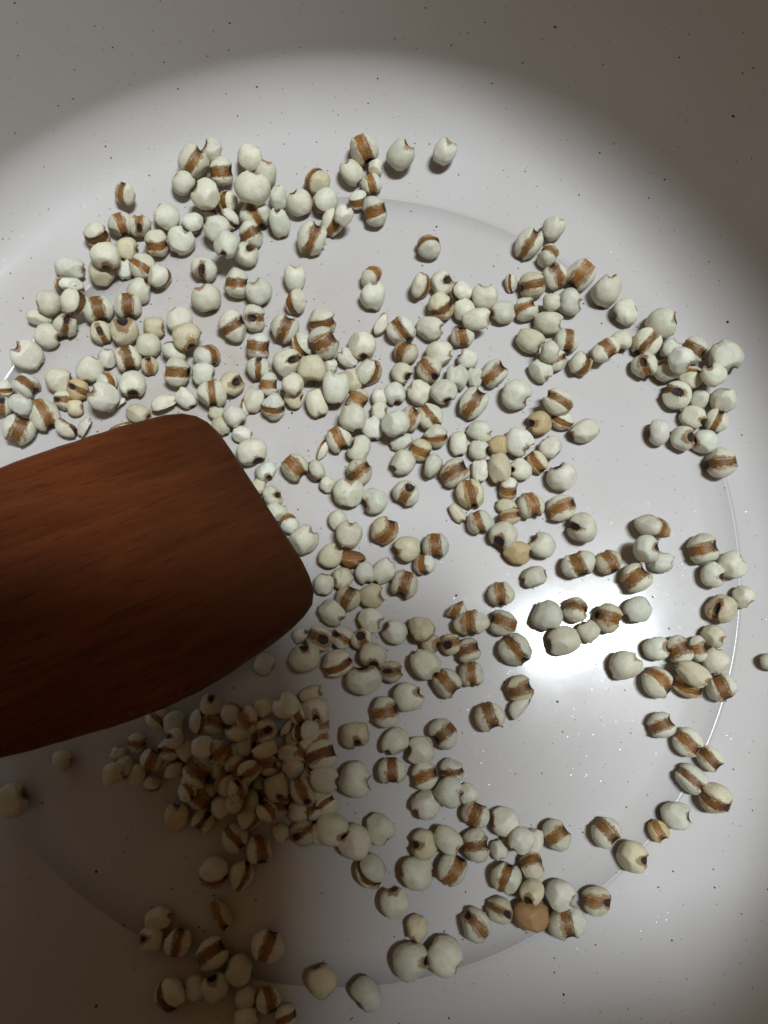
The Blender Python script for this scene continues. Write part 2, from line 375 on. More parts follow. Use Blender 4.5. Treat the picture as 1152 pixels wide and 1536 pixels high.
# ------------------------------------------------------------------ seed shapes
def seed_grid(rs, broken=False):
    """one Job's-tears kernel in a unit box: X scar end to tip, Z the grooved side, rings of constant Y"""
    b = rs.uniform(0.105, 0.185); depth = rs.uniform(0.05, 0.085); n = rs.uniform(2.0, 2.3)
    tip = rs.uniform(0.05, 0.22); off = Vector((rs.uniform(-9, 9), rs.uniform(-9, 9), rs.uniform(-9, 9)))
    lump = rs.uniform(0.05, 0.095); pit = rs.uniform(0.08, 0.14); blunt = rs.uniform(0.02, 0.07)
    half = [0.0, b * 0.2, b * 0.4, b * 0.6, b * 0.8, b, b + 0.025, b + 0.055, b + 0.09, 0.33, 0.385, 0.43, 0.465, 0.488, 0.498]
    ys = [-t for t in reversed(half[1:])] + half
    NP = 60; verts = []; info = []
    cutn = Vector((rs.uniform(-0.5, 0.5), 1.0, rs.uniform(-0.3, 0.4))).normalized(); cutd = rs.uniform(-0.12, 0.05)
    flats = []
    for _ in range(rs.choice((1, 2, 2, 3))):
        fv = Vector((rs.uniform(-1, 1), rs.uniform(-1, 1), rs.uniform(-1, 0.6))).normalized(); flats.append((fv, rs.uniform(0.375, 0.445)))
    for y in ys:
        R = 0.5 * max(1 - abs(2 * y) ** n, 0.0) ** (1 / n)
        for k in range(NP):
            ps = 2 * math.pi * k / NP - math.pi / 2 - math.pi / NP * 0      # angle from +Z towards +X
            x = R * math.sin(ps); z = R * math.cos(ps)
            deg = math.degrees(math.atan2(x, z))
            # the scar end is blunt, the far end drawn in
            if x > 0: x *= 1 - blunt * (2 * x) ** 2
            yy = y * (1 - tip * max(-2 * x, 0) ** 2 * 0.8)
            z = z * (1 - 0.4 * tip * max(-2 * x, 0) ** 2)
            fade = 1.0 - min(max((abs(deg) - 95.0) / 35.0, 0), 1)
            ay = abs(y)
            g = 1.0 - 0.12 * (ay / b) if ay <= b * 0.81 else (0.72 if ay <= b + 1e-6 else (0.12 if ay <= b + 0.026 else (-0.14 if ay <= b + 0.056 else (-0.10 if ay <= b + 0.091 else 0.0))))
            d = depth * g * fade * (1.0 - 0.45 * min(max((abs(deg) - 55.0) / 40.0, 0), 1))
            ed = ((deg - 84.0) / 34.0) ** 2 + (y / (b * 1.05)) ** 2
            if ed < 1: d += pit * (1 - ed) ** 0.7
            rad = math.hypot(x, z)
            if rad > 1e-6:
                f = max(rad - d * min(1, rad / 0.3), 0.02) / rad; x *= f; z *= f
            p = Vector((x, yy, z))
            nn = p.normalized() if p.length > 1e-6 else Vector((0, 0, 1))
            p += nn * (noise.noise(p * 1.9 + off) * lump + noise.noise(p * 5.5 + off) * lump * 0.22)
            for fn, fd in flats:
                e = p.dot(fn) - fd
                if e > 0: p -= fn * e * 0.8
            if broken:
                e = p.dot(cutn) - cutd + 0.06 * noise.noise(p * 5 + off)
                if e > 0: p -= cutn * e * 0.93
            verts.append(p); info.append((y, deg, b, ed))
    # poles
    pl = len(verts)
    for s in (-1, 1):
        p = Vector((0, 0.5 * s, 0))
        if broken and p.dot(cutn) > cutd: p -= cutn * (p.dot(cutn) - cutd) * 0.93
        verts.append(p); info.append((0.5 * s, 180.0, b, 9.0))
    faces = []
    for i in range(len(ys) - 1):
        for k in range(NP):
            k2 = (k + 1) % NP
            faces.append((i * NP + k, i * NP + k2, (i + 1) * NP + k2, (i + 1) * NP + k))
    for k in range(NP):
        k2 = (k + 1) % NP
        faces.append((pl, k2, k)); o = (len(ys) - 1) * NP
        faces.append((pl + 1, o + k, o + k2))
    part = []
    for f in faces:
        cy = sum(info[v][0] for v in f) / len(f); ced = sum(info[v][3] for v in f) / len(f)
        dg = [info[v][1] for v in f]; cd = sum(abs(t) for t in dg) / len(f)
        if ced < 0.85: part.append(2)
        elif abs(cy) < b and cd < 108: part.append(1)
        else: part.append(0)
    stain = []
    for (y, deg, b_, ed) in info:
        s = max(0.0, 1 - max(abs(y) - b_, 0) / 0.20) * (1.0 - min(max((abs(deg) - 100) / 20, 0), 1))
        s = max(s * 0.62, 0.74 * max(0.0, 1 - (max(math.sqrt(ed), 1.0) - 1.0) / 1.1))
        stain.append(s)
    edge = [abs(y) / b_ for (y, deg, b_, ed) in info]
    return verts, faces, part, stain, edge

def part_mesh(name, data, which, mat):
    verts, faces, part, stain, edge = data
    fs = [f for f, p in zip(faces, part) if p == which]
    used = sorted({v for f in fs for v in f}); ix = {v: i for i, v in enumerate(used)}
    me = bpy.data.meshes.new(name)
    me.from_pydata([verts[v] for v in used], [], [tuple(ix[v] for v in f) for f in fs]); me.update()
    for p in me.polygons: p.use_smooth = True
    a = me.attributes.new('stain', 'FLOAT', 'POINT'); a.data.foreach_set('value', [stain[v] for v in used])
    a = me.attributes.new('edge', 'FLOAT', 'POINT'); a.data.foreach_set('value', [edge[v] for v in used])
    l = me.attributes.new('local', 'FLOAT_VECTOR', 'POINT'); l.data.foreach_set('vector', [t for v in used for t in verts[v]])
    me.materials.append(mat)
    return me

GRIDS = []; VARIANTS = []
for k in range(22):
    data = seed_grid(random.Random(100 + k), broken=k >= 18)
    GRIDS.append(data)
    VARIANTS.append([part_mesh(nm, data, w, mt) for nm, w, mt in (('kernel', 0, M_KERNEL), ('crease', 1, M_CREASE), ('hilum', 2, M_HILUM))])

TONE = {'n': (0.69, 0.66, 0.54, 0.0), 'w': (0.75, 0.72, 0.62, 0.04), 'c': (0.64, 0.575, 0.41, 0.22), 'y': (0.56, 0.43, 0.24, 0.2), 'o': (0.40, 0.235, 0.11, 0.4),
        'b': (0.22, 0.09, 0.03, 0.9), 'f': (0.72, 0.67, 0.56, 0.3), 's': (0.60, 0.55, 0.43, 0.7)}
def tint_for(tone, rs):
    r, g, b, a = TONE[tone]
    v = 0.92 * rs.uniform(0.88, 1.10); w = rs.uniform(-0.03, 0.03)
    return (r * v * (1 + w), g * v, b * v * (1 - w), min(1.0, a + (rs.choice((0.0, 0.08, 0.15, 0.25, 0.42, 0.6)) if tone in 'nwc' else 0.0)))

# x, y, z (mm), length, width, height (mm), quaternion, shape, tone, label
SEEDS = [
(-68.582,66.791,4.961,6.151,5.871,5.401,0.778,0.577,0.174,0.175,4,'n',"pale seed with brown stripe level, upper left pan edge, the left one"),
(-64.857,59.529,7.687,6.524,6.663,6.13,-0.064,0.72,-0.66,-0.205,12,'n',"pale seed with dark tip at its bottom, upper left pan edge"),
(-63.1,69.847,4.641,6.173,6.033,5.55,0.771,0.134,0.298,-0.547,1,'n',"pale seed with brown stripe upright, upper left pan edge"),
(-61.977,64.346,2.747,5.843,5.564,5.119,-0.268,0.95,0.02,-0.158,2,'c',"cream seed, smooth side up, upper left pan edge, the right one"),
(-45.801,84.768,7.727,7.741,7.168,6.594,0.82,0.338,-0.052,0.459,17,'n',"pale seed with brown stripe rising rightward, top left heap, the upper one"),
(-39.522,83.527,5.553,5.999,6.856,5.795,0.94,0.324,0.08,0.068,11,'n',"pale seed with brown stripe level, top left heap"),
(-48.536,80.679,5.524,5.693,6.12,5.499,-0.251,0.902,-0.276,-0.214,1,'n',"pale seed, smooth side up, top left heap, topmost"),
(-42.503,76.354,6.752,7.086,7.086,6.519,-0.226,0.222,0.908,0.275,16,'n',"pale seed, smooth side up, top left heap, second from top"),
(-40.024,68.577,4.745,6.444,6.444,5.928,-0.372,0.883,-0.249,-0.142,2,'n',"pale seed, smooth side up, top left heap, lowest"),
(-36.286,61.636,9.048,6.967,5.852,5.384,-0.127,-0.591,0.786,0.127,13,'n',"pale seed with dark tip at its bottom, top left heap"),
(-52.497,72.211,3.834,6.749,6.468,6.468,0.659,-0.119,-0.539,0.512,2,'n',"pale seed with brown groove on its left side, upper left pan edge"),
(-49.019,66.459,2.957,6.696,6.696,6.16,-0.314,0.8,0.51,0.032,2,'n',"pale seed, smooth side up, pinkish floor at left, topmost"),
(-54.735,65.719,2.941,5.854,6.69,5.654,0.889,0.432,0.129,0.082,17,'n',"pale seed with brown stripe level, upper left pan edge, the right one"),
(-31.099,76.408,8.935,8.521,8.237,7.578,-0.283,0.712,0.626,0.147,1,'n',"big pale seed, smooth side up, top left heap"),
(-32.509,86.705,6.255,6.601,6.601,6.601,0.489,0.858,0.123,0.096,3,'n',"pale seed with brown groove on its bottom side, top left heap"),
(-31.172,73.204,3.058,6.753,7.035,6.472,0.83,0.217,0.217,-0.466,7,'n',"pale seed with brown stripe falling rightward, top left heap"),
(-32.123,68.301,2.674,5.871,6.151,5.659,0.943,0.224,-0.009,0.246,1,'n',"pale seed with brown stripe rising rightward, top left heap, the lower one"),
(-33.262,62.959,2.58,5.554,5.832,5.365,-0.372,0.787,0.331,0.364,12,'n',"pale seed with dark pit facing up, pinkish floor at left, the right one"),
(-20.66,76.653,3.165,7.348,6.218,5.72,-0.334,0.418,0.781,0.321,1,'n',"pale seed with dark tip at its upper left, top centre row"),
(-16.411,82.459,3.484,6.549,6.221,5.695,0.858,-0.108,-0.332,0.377,17,'c',"cream seed with brown groove on its upper left side, top centre row"),
(-14.451,77.393,2.992,6.222,6.505,6.505,-0.439,0.11,0.71,-0.539,4,'n',"pale seed with brown groove on its lower left side, top centre row"),
(-25.24,71.319,3.143,7.58,5.053,4.649,-0.307,0.587,0.661,0.351,9,'n',"pale seed with dark tip at its top, top left heap"),
(-17.187,66.996,3.285,8.099,7.261,6.68,0.799,0.263,-0.118,0.528,13,'n',"pale seed with brown stripe upright, top centre row, the lower one"),
(-4.929,89.312,6.314,7.486,6.91,6.358,0.802,0.277,0.187,-0.496,3,'n',"pale seed with brown stripe upright, top centre row, the upper one"),
(-7.963,84.764,3.944,6.856,5.428,4.993,-0.209,0.435,0.852,0.202,9,'n',"pale seed, smooth side up, top centre row"),
(-1.948,74.419,3.069,6.482,7.327,6.261,0.939,0.297,-0.047,0.165,6,'n',"pale seed with brown stripe level, top centre row"),
(4.059,87.754,6.111,7.758,6.608,6.08,-0.277,0.842,0.322,0.333,11,'n',"pale seed with dark tip at its upper right, top centre row"),
(14.7,88.152,6.783,6.616,5.465,5.028,-0.281,0.825,0.431,0.233,3,'w',"white seed, smooth side up, top centre row"),
(10.857,65.183,2.61,6.127,5.82,5.57,0.98,-0.111,-0.123,0.108,17,'n',"pale seed with brown groove on its top side, upper right cluster"),
(34.849,65.644,3.011,8.083,6.132,5.641,0.839,0.2,-0.216,0.458,2,'n',"pale seed with brown stripe rising rightward, top right row"),
(40.775,69.255,3.914,7.005,5.044,4.64,-0.277,0.819,0.415,0.282,1,'w',"white seed with dark tip at its upper right, top right row"),
(39.349,62.779,2.582,4.997,5.553,5.553,0.202,0.032,0.093,0.975,6,'n',"pale seed with brown groove on its top side, top right row"),
(40.815,57.198,2.51,7.167,5.513,5.072,0.495,0.167,-0.082,0.849,15,'n',"pale seed with brown stripe falling rightward, top right row"),
(35.207,54.696,2.781,6.597,6.322,5.816,-0.088,-0.12,-0.245,0.958,17,'c',"cream seed with brown stripe level, top right row"),
(46.785,57.306,3.071,7.723,6.62,6.09,-0.395,-0.222,-0.183,0.872,10,'w',"white seed with brown stripe rising rightward, top right row"),
(52.484,52.891,3.398,8.23,6.584,6.058,-0.287,0.698,0.593,0.281,14,'n',"pale seed with dark tip at its top, top right row"),
(43.828,50.492,2.775,6.288,6.288,5.785,-0.249,0.938,-0.149,0.189,14,'n',"pale seed with dark tip at its right, top right row"),
(33.551,48.768,2.5,6,5.727,5.269,0.962,0.064,-0.179,0.195,9,'n',"pale seed with brown stripe rising rightward, upper right cluster"),
(57.001,47.902,2.507,5.449,6.266,5.263,0.103,-0.138,0.968,0.184,7,'n',"pale seed with dark tip at its left, high right floor"),
(64.753,43.98,4.24,8.413,7.056,6.491,-0.245,0.893,0.097,0.364,5,'n',"big pale seed with dark tip at its right, far right upper group"),
(61.126,39.6,2.87,7.279,6.201,5.705,-0.366,-0.237,-0.133,0.89,7,'n',"pale seed with brown stripe rising rightward, far right upper group"),
(60.425,34.178,2.536,5.3,5.888,5.888,0.389,0.344,-0.497,0.696,2,'n',"pale seed with dark pit facing up, far right upper group, topmost"),
(66.792,33.419,7.542,5.9,5.9,5.428,-0.253,0.908,-0.313,0.113,16,'w',"white seed, smooth side up, far right upper group"),
(71.441,37.352,4.075,6.456,6.187,5.692,0.94,0.178,-0.113,-0.269,15,'n',"pale seed with brown stripe falling rightward, far right upper group"),
(65.754,32.958,2.48,6.413,6.093,4.81,0.928,-0.312,-0.061,-0.193,10,'n',"pale seed with brown groove on its top side, far right upper group, the left one"),
(70.639,31.32,2.763,6.134,5.827,4.8,0.946,-0.263,-0.16,-0.106,14,'n',"pale seed with brown groove on its top side, far right upper group, the right one"),
(74.183,30.143,7.056,5.873,5.339,4.912,-0.047,0.463,0.792,0.395,9,'n',"pale seed with dark tip at its upper left, far right upper group"),
(77.702,34.874,6.145,7.786,7.249,6.669,-0.225,0.819,-0.527,0.031,2,'n',"big pale seed, smooth side up, far right upper group"),
(-67.317,58.04,2.776,6.901,6.072,5.587,-0.288,0.67,0.68,0.074,16,'c',"cream seed, smooth side up, upper left pan edge, the left one"),
(-78.331,48.998,4.923,6.285,5.739,5.28,-0.163,-0.168,0.941,0.245,5,'n',"pale seed, smooth side up, far left edge"),
(-71.786,48.398,6.535,6.288,5.973,5.468,0.544,0.619,0.273,0.496,10,'n',"pale seed with brown groove on its right side, far left edge"),
(-67.327,48.331,2.992,6.544,7.362,6.322,0.761,0.075,0.285,-0.577,4,'n',"pale seed with brown stripe upright, far left edge"),
(-74.651,44.334,2.72,5.967,5.696,5.24,0.658,0.519,-0.27,0.474,13,'n',"pale seed with dark pit facing up, far left edge"),
(-78.94,41.771,2.462,6.757,5.676,5.222,-0.163,0.983,-0.065,-0.051,1,'n',"pale seed with dark tip at its right, far left edge"),
(-82.669,36.47,3.291,7.52,6.983,6.424,-0.392,0.262,0.869,0.147,2,'w',"white seed with dark tip at its upper left, far left edge"),
(-60.553,49.462,2.76,6.28,6.28,5.777,0.713,0.066,0.28,-0.639,10,'w',"white seed with brown stripe upright, pinkish floor at left"),
(-60.595,42.462,3.341,7.308,6.496,5.977,0.536,-0.535,-0.585,-0.29,10,'c',"cream seed with dark pit facing up, above the spatula corner"),
(-59.524,36.034,2.73,6.44,6.172,5.678,0.761,0.06,0.257,-0.592,11,'w',"white seed with brown stripe upright, above the spatula corner"),
(-67.929,33.266,2.722,6.149,6.149,5.657,-0.075,-0.562,0.759,0.321,14,'n',"pale seed, smooth side up, just above the spatula"),
(-57.962,59.666,2.769,6.085,6.362,5.853,0.922,0.212,0.216,-0.243,2,'n',"pale seed with brown stripe falling rightward, upper left pan edge"),
(-58.077,53.439,2.635,6.311,5.762,5.301,-0.442,0.797,0.412,-0.01,8,'n',"pale seed with dark tip at its upper right, pinkish floor at left"),
(-53.506,56.851,2.8,6.339,6.022,5.237,0.494,0.721,0.281,0.396,15,'w',"white seed with brown groove on its lower right side, pinkish floor at left"),
(-42.953,59.193,2.574,5.472,6.357,5.804,-0.41,-0.543,0.649,-0.339,2,'n',"pale seed with dark pit facing up, pinkish floor at left, the left one"),
(-41.994,51.139,3.12,7.389,6.842,6.295,-0.233,0.511,0.798,0.218,1,'n',"pale seed, smooth side up, pinkish floor at left, lowest"),
(-34.847,55.142,2.97,6.326,7.151,6.111,0.962,0.257,0.095,0.005,9,'n',"pale seed with brown stripe level, pinkish floor at left"),
(-35.388,43.915,2.984,6.236,7.592,6.024,0.928,0.249,0.03,0.275,14,'n',"pale seed with brown stripe rising rightward, pinkish floor at left"),
(-30.593,46.236,2.623,5.383,6.525,5.437,-0.134,0.626,-0.194,0.743,9,'n',"pale seed with dark pit facing up, dense heap above centre, the upper one"),
(-29.745,52.912,2.797,6.582,6.307,5.803,-0.201,0.522,0.811,0.175,12,'n',"pale seed, smooth side up, pinkish floor at left, second from top"),
(-29.389,38.983,2.695,5.926,6.195,5.7,0.972,0.217,0.089,-0.021,11,'w',"white seed with brown stripe level, dense heap above centre"),
(-48.25,45.967,2.592,5.707,6.251,5.513,-0.061,0.874,-0.402,-0.264,0,'w',"white seed, smooth side up, pinkish floor at left"),
(-45.13,39.927,6.192,6.487,6.757,6.217,0.011,0.839,-0.544,-0.003,14,'c',"cream seed with dark tip at its bottom, above the spatula corner"),
(-54.995,39.344,2.526,6.197,5.659,5.206,-0.087,0.721,-0.647,-0.232,5,'n',"pale seed, smooth side up, above the spatula corner, the left one"),
(-41.145,36.537,2.847,5.908,6.176,6.176,0.751,-0.206,0.428,-0.458,15,'w',"white seed with brown groove on its right side, above the spatula corner"),
(-47.418,32.308,3.02,6.677,6.944,6.389,0.971,0.198,0.136,-0.005,6,'n',"pale seed with brown stripe level, above the spatula corner"),
(-41.773,32.141,2.454,5.873,5.606,5.157,-0.206,0.97,-0.03,-0.125,9,'n',"pale seed, smooth side up, above the spatula corner, the right one"),
(-21.287,56.868,2.521,6.613,5.373,4.944,-0.226,0.683,0.679,0.143,4,'n',"pale seed, smooth side up, dense heap above centre, topmost"),
(-21.37,50.812,2.665,6.563,6.235,4.649,0.655,-0.049,-0.422,0.625,19,'f',"broken white piece of seed with brown groove on its left side, dense heap above centre"),
(-23.277,43.396,2.889,7.315,6.502,5.982,0.815,0.229,-0.07,0.527,12,'n',"pale seed with brown stripe rising rightward, dense heap above centre, the left one"),
(-14.546,45.292,2.794,7.061,6.246,5.747,0.915,0.387,0.031,0.11,12,'n',"pale seed with brown stripe level, dense heap above centre"),
(-13.844,38.749,5.21,7.282,7.282,6.699,0.938,0.225,-0.021,0.261,15,'n',"pale seed with brown stripe rising rightward, dense heap above centre, the right one"),
(-2.687,51.93,2.737,6.847,6.025,5.543,-0.229,0.696,0.669,0.129,14,'n',"pale seed, smooth side up, dense heap above centre, second from top"),
(-5.101,39.17,2.89,6.736,6.736,6.197,-0.072,0.751,-0.654,0.056,17,'n',"pale seed with dark tip at its bottom, dense heap above centre"),
(-22.324,34.847,2.899,6.029,6.699,6.699,-0.245,0.841,0.081,0.476,8,'n',"pale seed with dark pit facing up, dense heap above centre, the lower one"),
(-16.628,32.663,4.085,6.952,6.952,6.395,-0.132,0.729,-0.651,-0.164,4,'c',"cream seed, smooth side up, dense heap above centre"),
(-3.391,32.673,2.815,6.679,6.345,5.076,0.672,0.466,0.114,0.564,8,'n',"pale seed with brown groove on its right side, heap right of centre"),
(-28.924,33.678,2.417,5.349,5.884,5.167,0.705,0.149,-0.14,0.679,13,'n',"pale seed with brown stripe upright, dense heap above centre"),
(8.712,54.435,2.931,6.595,6.265,4.122,0.522,0.622,0.192,0.551,11,'n',"pale seed with brown groove on its right side, upper right cluster"),
(13.779,55.417,2.495,5.198,5.776,5.776,-0.324,0.805,0.108,0.484,12,'n',"pale seed with dark pit facing up, upper right cluster"),
(23.952,51.718,2.858,6.572,6.298,5.794,-0.127,0.679,0.636,0.343,4,'n',"pale seed with dark tip at its top, upper right cluster"),
(13.369,49.057,2.977,6.004,6.823,5.8,0.862,0.442,-0.039,0.245,2,'c',"cream seed with brown stripe rising rightward, upper right cluster"),
(21.522,44.422,5.56,7.338,5.164,4.751,-0.266,0.959,0.062,0.074,4,'n',"pale seed, smooth side up, upper right cluster"),
(28.123,48.005,2.26,6.266,5.176,4.762,-0.079,-0.082,0.972,0.206,7,'n',"pale seed with dark tip at its left, upper right cluster"),
(4.167,42.904,2.743,6.768,6.227,5.729,0.879,0.213,0.088,-0.417,7,'w',"white seed with brown stripe falling rightward, heap right of centre"),
(10.708,43.772,2.428,7.045,5.42,4.986,-0.15,0.976,-0.049,0.152,0,'n',"pale seed with dark tip at its right, heap right of centre, the upper one"),
(18.37,41.682,2.355,5.405,5.405,4.972,0.653,0.113,-0.203,0.721,15,'n',"pale seed with brown stripe upright, upper right cluster"),
(5.048,37.629,2.597,5.915,5.915,5.442,0.856,-0.089,-0.269,0.432,5,'s',"brown stained seed with brown stripe rising rightward, heap right of centre"),
(13.043,37.086,2.864,6.718,6.449,5.933,-0.308,0.943,0.014,0.126,8,'n',"pale seed with dark tip at its right, heap right of centre, the lower one"),
(10.3,33.344,2.546,6.417,5.882,5.411,0.875,0.103,-0.13,-0.455,0,'s',"brown stained seed with brown stripe falling rightward, heap right of centre"),
(16.709,31.471,2.411,6.401,5.334,4.907,-0.061,0.689,0.687,0.222,13,'n',"pale seed, smooth side up, heap right of centre"),
(25.313,32.204,2.627,6.942,5.874,5.404,0.919,0.165,-0.137,0.33,11,'n',"pale seed with brown stripe rising rightward, high right floor"),
(38.639,45.16,2.442,7.33,5.429,4.995,-0.201,0.967,-0.062,0.145,10,'n',"pale seed, smooth side up, high right floor, topmost"),
(34.248,40.484,2.438,7.286,5.667,5.213,-0.114,0.961,-0.253,0.004,4,'c',"cream seed, smooth side up, high right floor"),
(42.675,40.439,2.53,6.206,5.667,5.213,0.66,0.133,0.202,-0.711,16,'n',"pale seed with brown stripe upright, high right floor"),
(36.419,33.187,2.21,6.147,5.078,4.672,-0.206,0.879,-0.427,0.054,17,'n',"pale seed, smooth side up, high right floor, second from top"),
(30.223,26.943,3.046,7.161,6.895,6.344,-0.3,0.915,-0.246,0.108,12,'n',"pale seed, smooth side up, high right floor, lowest"),
(39.155,24.036,5.636,7.407,5.555,5.111,0.289,-0.012,-0.059,0.955,12,'n',"pale seed with brown stripe falling rightward, high right floor, the lower one"),
(35.5,20.172,2.449,5.781,5.518,5.077,-0.24,-0.047,0.958,0.15,12,'y',"amber seed with dark pit facing up, right middle heap"),
(45.579,34.7,2.547,5.892,5.598,5.089,0.742,0.436,-0.018,0.508,3,'n',"pale seed with brown groove on its lower right side, high right floor"),
(51.17,37.529,3.935,5.381,6.995,5.198,0.888,0.049,0.08,-0.449,15,'n',"pale seed with brown stripe falling rightward, high right floor, the upper one"),
(67.323,26.82,2.678,5.726,6.363,6.363,0.611,-0.137,-0.751,-0.212,1,'n',"pale seed with dark pit facing up, far right upper group, second from top"),
(70.427,21.81,2.364,6.056,5.266,4.845,-0.158,0.919,-0.271,0.238,2,'n',"pale seed with dark tip at its lower right, far right upper group"),
(77.153,25.455,4.068,6.356,5.826,5.36,-0.08,0.758,0.58,0.29,6,'n',"pale seed, smooth side up, far right upper group"),
(75.688,20.571,2.823,5.259,5.259,4.838,0.823,0.029,-0.264,0.502,14,'n',"pale seed with brown stripe upright, far right upper group"),
(62.359,18.057,2.402,5.24,6.026,5.062,0.053,-0.054,0.984,0.16,5,'w',"white seed with dark tip at its left, far right upper group"),
(67.68,16.515,2.649,5.753,5.753,5.293,-0.128,0.823,-0.038,0.552,3,'n',"pale seed with dark pit facing up, far right upper group, lowest"),
(72.743,15.801,2.413,6.008,5.486,5.047,-0.015,-0.008,0.956,0.294,10,'n',"pale seed with dark tip at its left, far right upper group"),
(75.64,10.657,2.936,7.526,6.488,5.969,-0.035,-0.218,-0.128,0.967,1,'n',"pale seed with brown stripe level, far right upper group"),
(-75.062,30.555,2.56,6.394,5.861,5.392,-0.211,0.972,0.041,-0.092,3,'n',"pale seed with dark tip at its right, just above the spatula"),
(-63.325,25.459,5.401,7.155,6.625,6.095,-0.327,0.227,0.893,0.207,17,'w',"white seed with dark tip at its upper left, just above the spatula"),
(-82.489,29.316,2.574,6.117,5.851,5.383,0.932,-0.068,0.233,-0.269,11,'w',"white seed with brown stripe falling rightward, just above the spatula"),
(-80.81,22.977,7.335,5.024,5.288,4.853,-0.299,0.824,0.461,-0.138,6,'w',"white seed, smooth side up, just above the spatula"),
(-77.555,22.208,3.097,8.17,6.589,6.062,0.828,-0.032,0.307,-0.469,12,'n',"big pale seed with brown stripe falling rightward, just above the spatula"),
(-82.659,18.567,3.221,7.344,7.344,6.757,0.789,0.258,0.098,0.55,4,'n',"big pale seed with brown stripe upright, just above the spatula"),
(-71.833,19.697,2.284,6.039,5.252,4.831,0.93,-0.122,0.133,-0.319,20,'f',"broken white piece of seed with brown stripe falling rightward, just above the spatula"),
(-57.968,29.676,2.695,6.919,6.121,5.631,0.209,0.75,-0.627,0.024,3,'n',"pale seed with dark pit facing up, above the spatula corner"),
(-39.148,26.712,4.288,6.367,6.633,6.102,0.726,0.063,0.21,-0.652,14,'n',"pale seed with brown stripe upright, above the spatula corner"),
(-35.095,29.759,2.497,5.149,5.322,6.121,-0.341,0.836,0.094,0.42,15,'c',"cream seed with dark pit facing up, beside spatula upper corner"),
(-50.436,25.053,1.998,6.61,4.495,4.135,-0.246,0.948,0.16,-0.119,21,'f',"broken white piece of seed, smooth side up, above the spatula corner"),
(-33.837,21.314,3.708,5.266,5.003,4.603,-0.016,0.923,-0.33,-0.196,4,'w',"white seed, smooth side up, beside spatula upper corner"),
(-29.742,13.134,2.936,6.509,7.03,6.288,-0.028,0.87,-0.478,0.113,5,'n',"pale seed with dark tip at its lower right, beside spatula upper corner"),
(-25.343,24.113,2.68,5.548,6.076,5.359,0.911,0.406,0.073,-0.008,0,'w',"white seed with brown stripe level, beside spatula upper corner"),
(-20.389,28.252,5.768,5.587,5.055,4.651,-0.125,0.871,-0.449,-0.155,6,'n',"pale seed, smooth side up, dense heap above centre, third from top"),
(-15.481,25.188,2.348,7.141,5.025,4.623,-0.146,0.797,-0.572,-0.128,11,'n',"pale seed, smooth side up, dense heap above centre, lowest"),
(-10.899,28.074,4.906,8.242,6.381,5.87,-0.086,0.735,0.648,0.18,4,'n',"pale seed, smooth side up, dense heap above centre, fourth from top"),
(-7.03,20.61,5.254,6.582,6.055,5.571,-0.128,0.819,-0.546,-0.12,0,'n',"pale seed, smooth side up, middle of the pan, topmost"),
(-2.835,18.92,2.216,6.033,4.984,4.585,-0.134,0.75,-0.639,-0.106,9,'w',"white seed, smooth side up, middle of the pan"),
(-10.251,16.429,2.51,6.275,5.752,5.292,0.849,0.123,0.108,-0.502,16,'n',"pale seed with brown stripe falling rightward, middle of the pan"),
(-15.26,8.843,2.488,5.694,5.409,3.624,0.637,0.585,-0.2,-0.461,5,'n',"pale seed with brown groove on its lower left side, along spatula right edge"),
(-5.577,14.087,2.415,5.213,6.516,5.036,-0.218,0.212,0.933,0.19,11,'n',"pale seed with dark tip at its upper left, middle of the pan"),
(-5.412,8.853,2.453,5.694,5.694,5.239,0.933,0.138,-0.032,0.332,7,'s',"brown stained seed with brown stripe rising rightward, middle of the pan"),
(-7.951,3.817,3.006,6.942,6.942,6.387,-0.165,0.734,0.653,0.086,17,'n',"pale seed, smooth side up, middle of the pan, lowest"),
(-2.025,2.024,2.54,5.898,5.898,5.426,-0.111,-0.183,0.973,0.082,16,'n',"pale seed with dark tip at its left, middle of the pan"),
(-20.011,9.724,2.582,6.219,5.96,5.483,0.917,0.11,0.109,-0.368,10,'n',"pale seed with brown stripe falling rightward, along spatula right edge"),
(8.19,27.78,2.324,6.104,5.308,4.883,-0.042,0.355,0.912,0.2,7,'w',"white seed, smooth side up, heap right of centre"),
(13.752,26.854,4.6,6.37,6.104,5.616,-0.081,0.788,-0.585,0.173,6,'n',"pale seed with dark tip at its bottom, heap right of centre"),
(20.343,24.878,2.794,8.198,6.082,5.596,0.87,0.135,-0.138,0.454,16,'n',"pale seed with brown stripe rising rightward, heap right of centre"),
(2.6,18.776,5.966,6.305,6.305,5.801,-0.165,0.832,-0.524,-0.075,15,'n',"pale seed, smooth side up, middle of the pan, second from top"),
(10.399,21.753,2.519,6.583,5.793,5.33,0.888,0.101,0.087,-0.439,0,'n',"pale seed with brown stripe falling rightward, heap right of centre"),
(11.734,17.148,2.343,5.757,5.234,4.815,0.92,0.387,-0.031,0.054,0,'n',"pale seed with brown stripe level, heap right of centre"),
(4.125,10.796,2.475,5.969,5.709,5.252,-0.094,-0.283,0.939,0.171,8,'n',"pale seed with dark tip at its lower left, middle of the pan"),
(11.097,10.062,2.755,6.223,5.911,3.889,0.57,0.624,0.261,0.467,6,'n',"pale seed with brown groove on its lower right side, middle of the pan"),
(21.771,18.433,2.086,6.291,4.718,4.341,-0.174,0.966,-0.144,0.128,14,'n',"pale seed with dark tip at its right, right middle heap"),
(15.68,8.394,2.697,7.243,6.208,5.712,0.956,0.045,-0.106,0.269,11,'n',"pale seed with brown stripe rising rightward, right middle heap, the left one"),
(25.802,9.335,3.463,7.514,5.182,4.767,-0.142,0.743,-0.652,-0.049,3,'c',"cream seed, smooth side up, right middle heap"),
